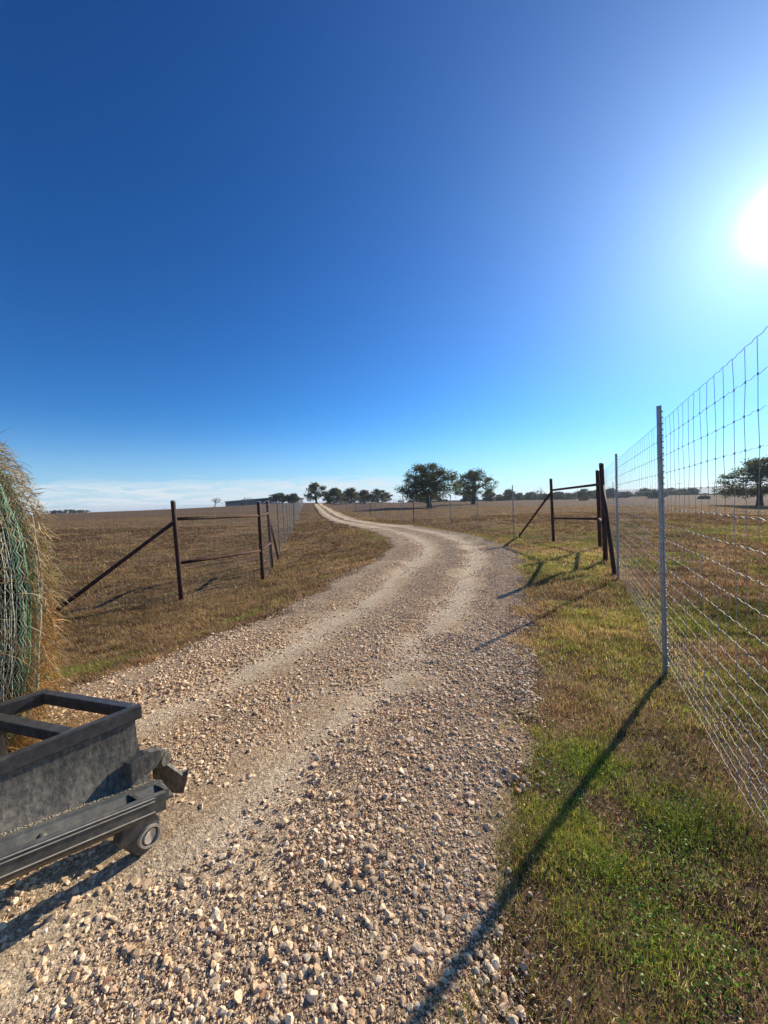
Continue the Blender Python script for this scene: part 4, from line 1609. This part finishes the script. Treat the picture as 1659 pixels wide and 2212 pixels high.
# curved mouldboard below the near rail
mb = MB()
prof = [(-.005, .612, 0), (-.012, .52, .2), (-.028, .45, .5), (-.050, .38, .8), (-.080, .312, 1)]
vs, fs = [], []
us = [UE, -.9, -.65, -.4, -.2, -.072]
for i, (v_, z_, k_) in enumerate(prof):
    for u_ in us:
        vs.append(bl(u_, v_, z_ + sh(u_, k_))); vs.append(bl(u_, v_ + .014, z_ + sh(u_, k_)))
k = len(us)
for i in range(len(prof) - 1):
    for j in range(k - 1):
        a0, a1 = (i * k + j) * 2, (i * k + j + 1) * 2
        b0, b1 = ((i + 1) * k + j) * 2, ((i + 1) * k + j + 1) * 2
        fs += [(a0, a1, b1, b0), (a0 + 1, b0 + 1, b1 + 1, a1 + 1)]
    a1, b1 = (i * k + k - 1) * 2, ((i + 1) * k + k - 1) * 2
    fs.append((a1, a1 + 1, b1 + 1, b1))
    a1, b1 = (i * k) * 2, ((i + 1) * k) * 2
    fs.append((a1, b1, b1 + 1, a1 + 1))
for j in range(k - 1):
    a0, a1 = j * 2, (j + 1) * 2
    fs.append((a0, a0 + 1, a1 + 1, a1))
    q = (len(prof) - 1) * k
    a0, a1 = (q + j) * 2, (q + j + 1) * 2
    fs.append((a0, a1, a1 + 1, a0 + 1))
mb.add(vs, fs)
mb.build('mouldboard', mat_steel, blade)
# far plate
mb = MB()
mb.prism([bl(UE, .665, .588), bl(-.24, .665, .588), bl(-.20, .665, .20), bl(UE, .665, .20)], BV * .014)
mb.build('back_plate', mat_steel, blade)
# end skid, out of the picture, that carries the left end
mb = MB()
mb.prism([bl(UE - .002, -.21, .02), bl(UE - .002, .70, .02), bl(UE - .002, .70, .67), bl(UE - .002, -.02, .67), bl(UE - .002, -.21, .56)], -BU * .016)
mb.build('end_plate', mat_steel, blade)


# trough beam along the foot of the mouldboard
def sweep(mb, prof, u0, u1):
    """closed (v,z) profile swept along u, following the slope of the lower members"""
    a_ = [bl(u0, v, z + sh(u0)) for v, z in prof]
    b_ = [bl(u1, v, z + sh(u1)) for v, z in prof]
    k = len(prof)
    mb.add(a_ + b_, [tuple(range(k - 1, -1, -1)), tuple(range(k, 2 * k))] + [(i, (i + 1) % k, k + (i + 1) % k, k + i) for i in range(k)])


mb = MB()
sweep(mb, [(-.083, .300), (-.083, .314), (-.124, .318), (-.131, .306), (-.196, .258), (-.196, .244), (-.116, .296)], UE, -.050)
mb.build('ledge', mat_worn, blade, bevel=.002)
mb = MB()
sweep(mb, [(-.198, .208), (-.198, .302), (-.212, .302), (-.218, .294), (-.218, .216), (-.212, .208)], UE, -.100)
fb = mb.build('front_beam', mat_worn, blade, bevel=.0015)
for z_ in (.288, .272, .222):
    mb = MB()
    sweep(mb, [(-.2183, z_ - .0022), (-.2183, z_ + .0022), (-.2225, z_ + .0012), (-.2225, z_ - .0012)], UE, -.150)
    mb.build('bead', mat_pin, fb)
mb = MB()
sweep(mb, [(-.186, .206), (-.198, .198), (-.082, .120), (-.072, .130)], UE, -.16)
mb.build('under_plate', mat_steel, blade)
for uu in (-.085, -.20):
    mb = MB()
    mb.prism([bl(uu, -.132, .312 + sh(uu)), bl(uu, -.1975, .292 + sh(uu)), bl(uu, -.1975, .258 + sh(uu))], BU * .014)
    mb.build('gusset', mat_steel, blade)
for uu in (-.53, -.95):
    mb = MB()
    mb.tube([bl(uu, -.19, .25 + sh(uu)), bl(uu, -.185, .292 + sh(uu)), bl(uu, -.18, .304 + sh(uu)), bl(uu, -.178, .308 + sh(uu))], [.020, .020, .014, .004], 10)
    mb.build('bolt', mat_steel, blade, smooth=True)

# weld bead along the arm, bolt heads on the plate, caked dirt along the ledge
for uu, zz in ((-.16, .345), (-.115, .345)):
    mb = MB()
    c_ = bl(uu, -.036 if zz < .4 else -.028, zz)
    mb.tube([c_ + BV * .004, c_ - BV * .010, c_ - BV * .013], [.011, .011, .008], 6)
    mb.build('bolt_head', mat_bar, blade)
rd = random.Random(4)
mb = MB()
for i in range(900):
    uu = rd.uniform(UE, -.06)
    c_ = bl(uu, rd.gauss(-.090, .010), .3165 + sh(uu))
    q = rd.uniform(.0006, .0026)
    mb.tube([c_ - Vector((0, 0, .004)), c_ + Vector((0, 0, q * .3)), c_ + Vector((0, 0, q * .6))], [q * 1.6, q * 1.2, q * .3], 5)
dirt = mb.build('caked_dirt', mat_road_dust, blade)
dirt['kind'] = 'stuff'

# lower hinge ear with round pin, standing on the gravel
for uu in (-.154,):
    mb = MB()
    mb.prism([bl(uu + q, -.095, z) for q, z in ((-.07, .19), (.045, .20), (.072, .14), (.068, .07), (.035, .020), (-.02, .012), (-.10, .13))], -BV * .05)
    ear = mb.build('hinge_ear', mat_bar, blade, bevel=.004)
    c = bl(uu + .02, -.146, .088)
    rg = MB()
    n_ = 24
    ax1, ax2 = BU, Vector((0, 0, 1))
    vs = []
    for rr_, dz_ in ((.050, 0), (.050, .014), (.040, .014), (.040, 0)):
        for i in range(n_):
            a_ = 2 * math.pi * i / n_
            vs.append(c + (ax1 * math.cos(a_) + ax2 * math.sin(a_)) * rr_ - BV * dz_)
    fs = []
    for q in range(4):
        for i in range(n_):
            j = (i + 1) % n_
            q2 = (q + 1) % 4
            fs.append((q * n_ + i, q * n_ + j, q2 * n_ + j, q2 * n_ + i))
    rg.add(vs, fs)
    rg.build('pin_collar', mat_pin, ear)
    pn = MB()
    pn.tube([c + BV * .01, c - BV * .010], .031, 20)
    pn.build('pin', mat_pin, ear)

# upper bracket arm, knuckle and hanging tail plate at the end
mb = MB()
mb.prism([bl(-.165, -.050, .445), bl(-.085, -.050, .468), bl(-.030, -.050, .448), bl(-.022, -.050, .41), bl(-.06, -.050, .37), bl(-.165, -.050, .352)], -BV * .055)
arm = mb.build('bracket_arm', mat_steel, blade, bevel=.004)
hub_c = Vector(at(349, 1638, 1.98)) - BO
mb = MB()
mb.tube([hub_c + BV * .09, hub_c - BV * .02], .042, 20)
hub = mb.build('knuckle', mat_steel, blade, bevel=.003)
mb = MB()
mb.tube([hub_c - BV * .021, hub_c - BV * .034], .031, 20)
mb.build('knuckle_pin', mat_steel, hub, bevel=.002)
mb = MB()
pl = []
for cx, cy in ((1262, 800), (1290, 745), (1375, 765), (1440, 810), (1512, 862), (1560, 838), (1552, 900), (1520, 1010), (1350, 1000), (1268, 900)):
    pl.append(Vector(at(.2604 * cx, 1451.5 + .2604 * cy, 2.0)) - BO)
# put the outline on the plane facing along -BV
base_v = hub_c.dot(Vector((-BU.y, BU.x, 0)))
mb.prism(pl, Vector((-.012, .03, 0)))
mb.build('tail_plate', mat_steel, blade, bevel=.003)
mb = MB()
mb.prism([bl(-.055, -.005, .42), bl(.02, -.005, .42), bl(.015, -.005, .33), bl(-.055, -.005, .28)], BV * .03)
mb.build('link_plate', mat_steel, blade, bevel=.003)

# ------------------------------------------------------------------ round hay bale
mat_hay_core, t, b = material('packed_hay')
oc = obj_coord(t)
n1 = noise(t, 16, 8, .75, obj_coord(t, (1, 1, 3)), 1.5)
t.links.new(ramp(t, n1, [(.3, (.02, .013, .007)), (.5, (.07, .047, .024)), (.7, (.20, .145, .08))]), b.inputs['Base Color'])
b.inputs['Roughness'].default_value = 1
bump(t, b, n1, 1, .04)
KB = 1.06
BA = Vector((.427, .904, 0)).normalized()
BH = Vector((BA.y, -BA.x, 0))
BC = Vector((-2.61 * KB, 2.44 * KB, 1.65 - (1.65 - 1.257) * KB))
BR = .90 * KB
BL = 1.55
gz0 = float(terrain(BC.x, BC.y))
bale = thing('hay_bale', 'large round hay bale in green and white net wrap behind the box blade', 'hay bale', (BC.x, BC.y, gz0))
LC = Vector((0, 0, BC.z - gz0))


def bale_pt(s, a_, r_):
    """s metres back from the far end, angle a_ (0 = towards the right), radius r_"""
    c_, s2 = math.cos(a_), math.sin(a_)
    z = s2 * r_
    if z < 0:
        z *= 1 + .33 * (-s2)
    p = LC - BA * s + BH * (c_ * r_) + Vector((0, 0, z))
    p.z = max(p.z, .01)
    return p


mb = MB()
NA, NS = 72, 16
vs, fs = [], []
rr2 = random.Random(5)
for i in range(NS + 1):
    s = BL * i / NS
    edge_ = min(i, NS - i)
    for j in range(NA):
        a_ = 2 * math.pi * j / NA
        r_ = BR * (1 - (.10 if edge_ == 0 else .03 if edge_ == 1 else 0)) + .018 * math.sin(7 * a_ + s * 9) + rr2.uniform(-.012, .012) - .03
        vs.append(bale_pt(s, a_, r_))
for i in range(NS):
    for j in range(NA):
        k = (j + 1) % NA
        fs.append((i * NA + j, i * NA + k, (i + 1) * NA + k, (i + 1) * NA + j))
vs.append(LC - BA * 0 + BA * .04); vs.append(LC - BA * (BL + .04))
for j in range(NA):
    k = (j + 1) % NA
    fs.append((len(vs) - 2, k, j))
    fs.append((len(vs) - 1, NS * NA + j, NS * NA + k))
mb.add(vs, fs)
mb.build('hay_core', mat_hay_core, bale, smooth=True)


def ribbons(name, paths, widths, tints, mat, parent):
    """flat strips along paths (n,k,3) facing about outward"""
    paths = np.asarray(paths, float)
    n, k, _ = paths.shape
    tg = np.gradient(paths, axis=1)
    rv = rng.normal(size=(n, 1, 3))
    sd = np.cross(tg, rv)
    sd /= np.linalg.norm(sd, axis=-1, keepdims=True) + 1e-9
    tap = np.ones(k); tap[-1] = .35
    sd = sd * (np.asarray(widths)[:, None, None] * .5) * tap[None, :, None]
    Q = np.stack([paths - sd, paths + sd], 2).reshape(n, 2 * k, 3)
    fl = np.array([[2 * i, 2 * i + 1, 2 * i + 3, 2 * i + 2] for i in range(k - 1)])
    L = (fl[None] + (np.arange(n) * 2 * k)[:, None, None]).reshape(-1)
    C = np.repeat(np.c_[tints, np.ones(n)], 2 * k, 0)
    return big_mesh(name, Q.reshape(-1, 3), L, np.arange(0, len(L), 4), mat, {'tint': C}, parent=parent)


HAY = np.array([(.58, .37, .14), (.42, .24, .09), (.72, .53, .27), (.22, .12, .045), (.52, .42, .18), (.42, .38, .15), (.82, .70, .48), (.15, .085, .035)])
paths, wid, tin = [], [], []
rb = random.Random(99)


def stalk(p, dv, ln, droop, k=5):
    pts = []
    dv = dv.normalized()
    for i in range(k):
        f = i / (k - 1)
        pts.append(p + dv * ln * f + Vector((0, 0, -droop * f * f)))
    return pts


def add_stalk(p, dv, ln, droop, w, tint=None):
    paths.append([tuple(q) for q in stalk(p, dv, ln, droop)])
    wid.append(w)
    tin.append(HAY[rb.randrange(len(HAY))] * rb.uniform(.7, 1.15) if tint is None else tint)


# lying stalks all over the round side
for _ in range(15000):
    s = rb.uniform(-.02, 1.35)
    a_ = rb.uniform(-1.5, 2.3)
    r_ = BR + rb.uniform(-.045, .004)
    p = bale_pt(s, a_, r_)
    tang = BH * -math.sin(a_) + Vector((0, 0, math.cos(a_)))
    outw = BH * math.cos(a_) + Vector((0, 0, math.sin(a_)))
    ang = rb.gauss(0, 1.1)
    dv = tang * math.cos(ang) * rb.choice((-1, 1)) + BA * math.sin(ang) + outw * rb.uniform(-.08, .10)
    add_stalk(p, dv, rb.uniform(.03, .11), rb.uniform(0, .02), rb.uniform(.0022, .0052))
# ragged fringe past the far end and drooping loose hay low down
for _ in range(4200):
    a_ = rb.uniform(-1.5, 2.2)
    low = max(0, -math.sin(a_) + .25)
    p = bale_pt(rb.uniform(-.03, .14), a_, BR * rb.uniform(.90, 1.01))
    outw = BH * math.cos(a_) + Vector((0, 0, math.sin(a_)))
    tang = BH * math.sin(a_) - Vector((0, 0, math.cos(a_)))
    dv = BA * rb.uniform(.0, .6) + outw * rb.uniform(-.08, .2) + tang * rb.uniform(-.4, 1.0)
    ln = rb.uniform(.03, .085) * (1 + .9 * low)
    tn = None if low < .3 or rb.random() < .4 else np.array((.62, .33, .09)) * rb.uniform(.7, 1.2)
    add_stalk(p, dv, ln, ln * rb.uniform(.05, .5) * (1 + low), rb.uniform(.0018, .004), tn)
# a few long single stems sticking out into the air
for _ in range(70):
    a_ = rb.uniform(-1.1, 1.5)
    p = bale_pt(rb.uniform(0, .3), a_, BR * .98)
    outw = BH * math.cos(a_) + Vector((0, 0, math.sin(a_)))
    dv = outw + BA * rb.uniform(-.2, .9) + Vector((0, 0, rb.uniform(-.9, .5)))
    ln = rb.uniform(.12, .34)
    add_stalk(p, dv, ln, ln * rb.uniform(0, .55), rb.uniform(.0022, .0042))
# loose pile on the ground below
for _ in range(5200):
    s = rb.uniform(-.35, 1.3)
    off_ = abs(rb.gauss(0, .24))
    x_ = .52 + off_
    p = LC - BA * s + BH * x_
    p.z = rb.uniform(.02, .02 + max(.03, .34 - off_ * .75))
    dv = Vector((rb.gauss(0, 1), rb.gauss(0, 1), rb.gauss(0, .35)))
    add_stalk(p, dv, rb.uniform(.08, .26), rb.uniform(.0, .04), rb.uniform(.002, .004), np.array((.46, .29, .11)) * rb.uniform(.6, 1.3))
hs = ribbons('loose_hay', paths, wid, np.array(tin), mat_grass, bale)
hs['kind'] = 'stuff'

# net wrap: strands run round the bale, white and green, with a fine zigzag between
mat_net, t, b = material('net_wrap_strand')
ca = t.nodes.new('ShaderNodeAttribute'); ca.attribute_name = 'tint'
t.links.new(ca.outputs['Color'], b.inputs['Base Color'])
b.inputs['Roughness'].default_value = .35
paths, wid, tin = [], [], []
s = .055
while s < 1.45:
    ncol = np.array((.19, .44, .20)) if rb.random() < .62 else np.array((.56, .60, .44))
    for rep in range(rb.choice((1, 2, 2, 3))):
        js = rb.uniform(-.008, .008)
        pth = []
        wob = rb.uniform(0, 6)
        for j in range(90):
            a_ = -1.7 + 4.2 * j / 89
            pth.append(tuple(bale_pt(s + js + .012 * math.sin(a_ * 3 + wob) + .004 * math.sin(a_ * 17 + wob), a_, BR + .005 + .006 * math.sin(a_ * 11 + wob))))
        paths.append(pth); wid.append(rb.uniform(.0014, .0036)); tin.append(ncol * rb.uniform(.8, 1.1))
    for zz in range(2):
        pth = []
        for j in range(90):
            a_ = -1.7 + 4.2 * j / 89
            pth.append(tuple(bale_pt(s + (.020 if j % 2 else 0), a_, BR + .012)))
        paths.append(pth); wid.append(.0014); tin.append(np.array((.55, .6, .55)))
    s += rb.uniform(.013, .023)
ribbons('net_wrap', paths, wid, np.array(tin), mat_net, bale)

# ------------------------------------------------------------------ thin air between here and the horizon
hz_box = MB()
hz_box.hexa([(x_, y_, z_) for z_ in (float(Z.min()) - 1.0, 24.0) for x_, y_ in ((-3010, -70), (3010, -70), (3010, 6010), (-3010, 6010))])
mat_air = bpy.data.materials.new('thin_air')
mat_air.use_nodes = True
t = mat_air.node_tree
t.nodes.clear()
vp = N(t, 'ShaderNodeVolumePrincipled')
vp.inputs['Color'].default_value = (.80, .90, 1.0, 1)
vp.inputs['Density'].default_value = .00020
vp.inputs['Anisotropy'].default_value = .3
o_ = N(t, 'ShaderNodeOutputMaterial')
t.links.new(vp.outputs[0], o_.inputs['Volume'])
tag(hz_box.build('haze', mat_air), kind='stuff')
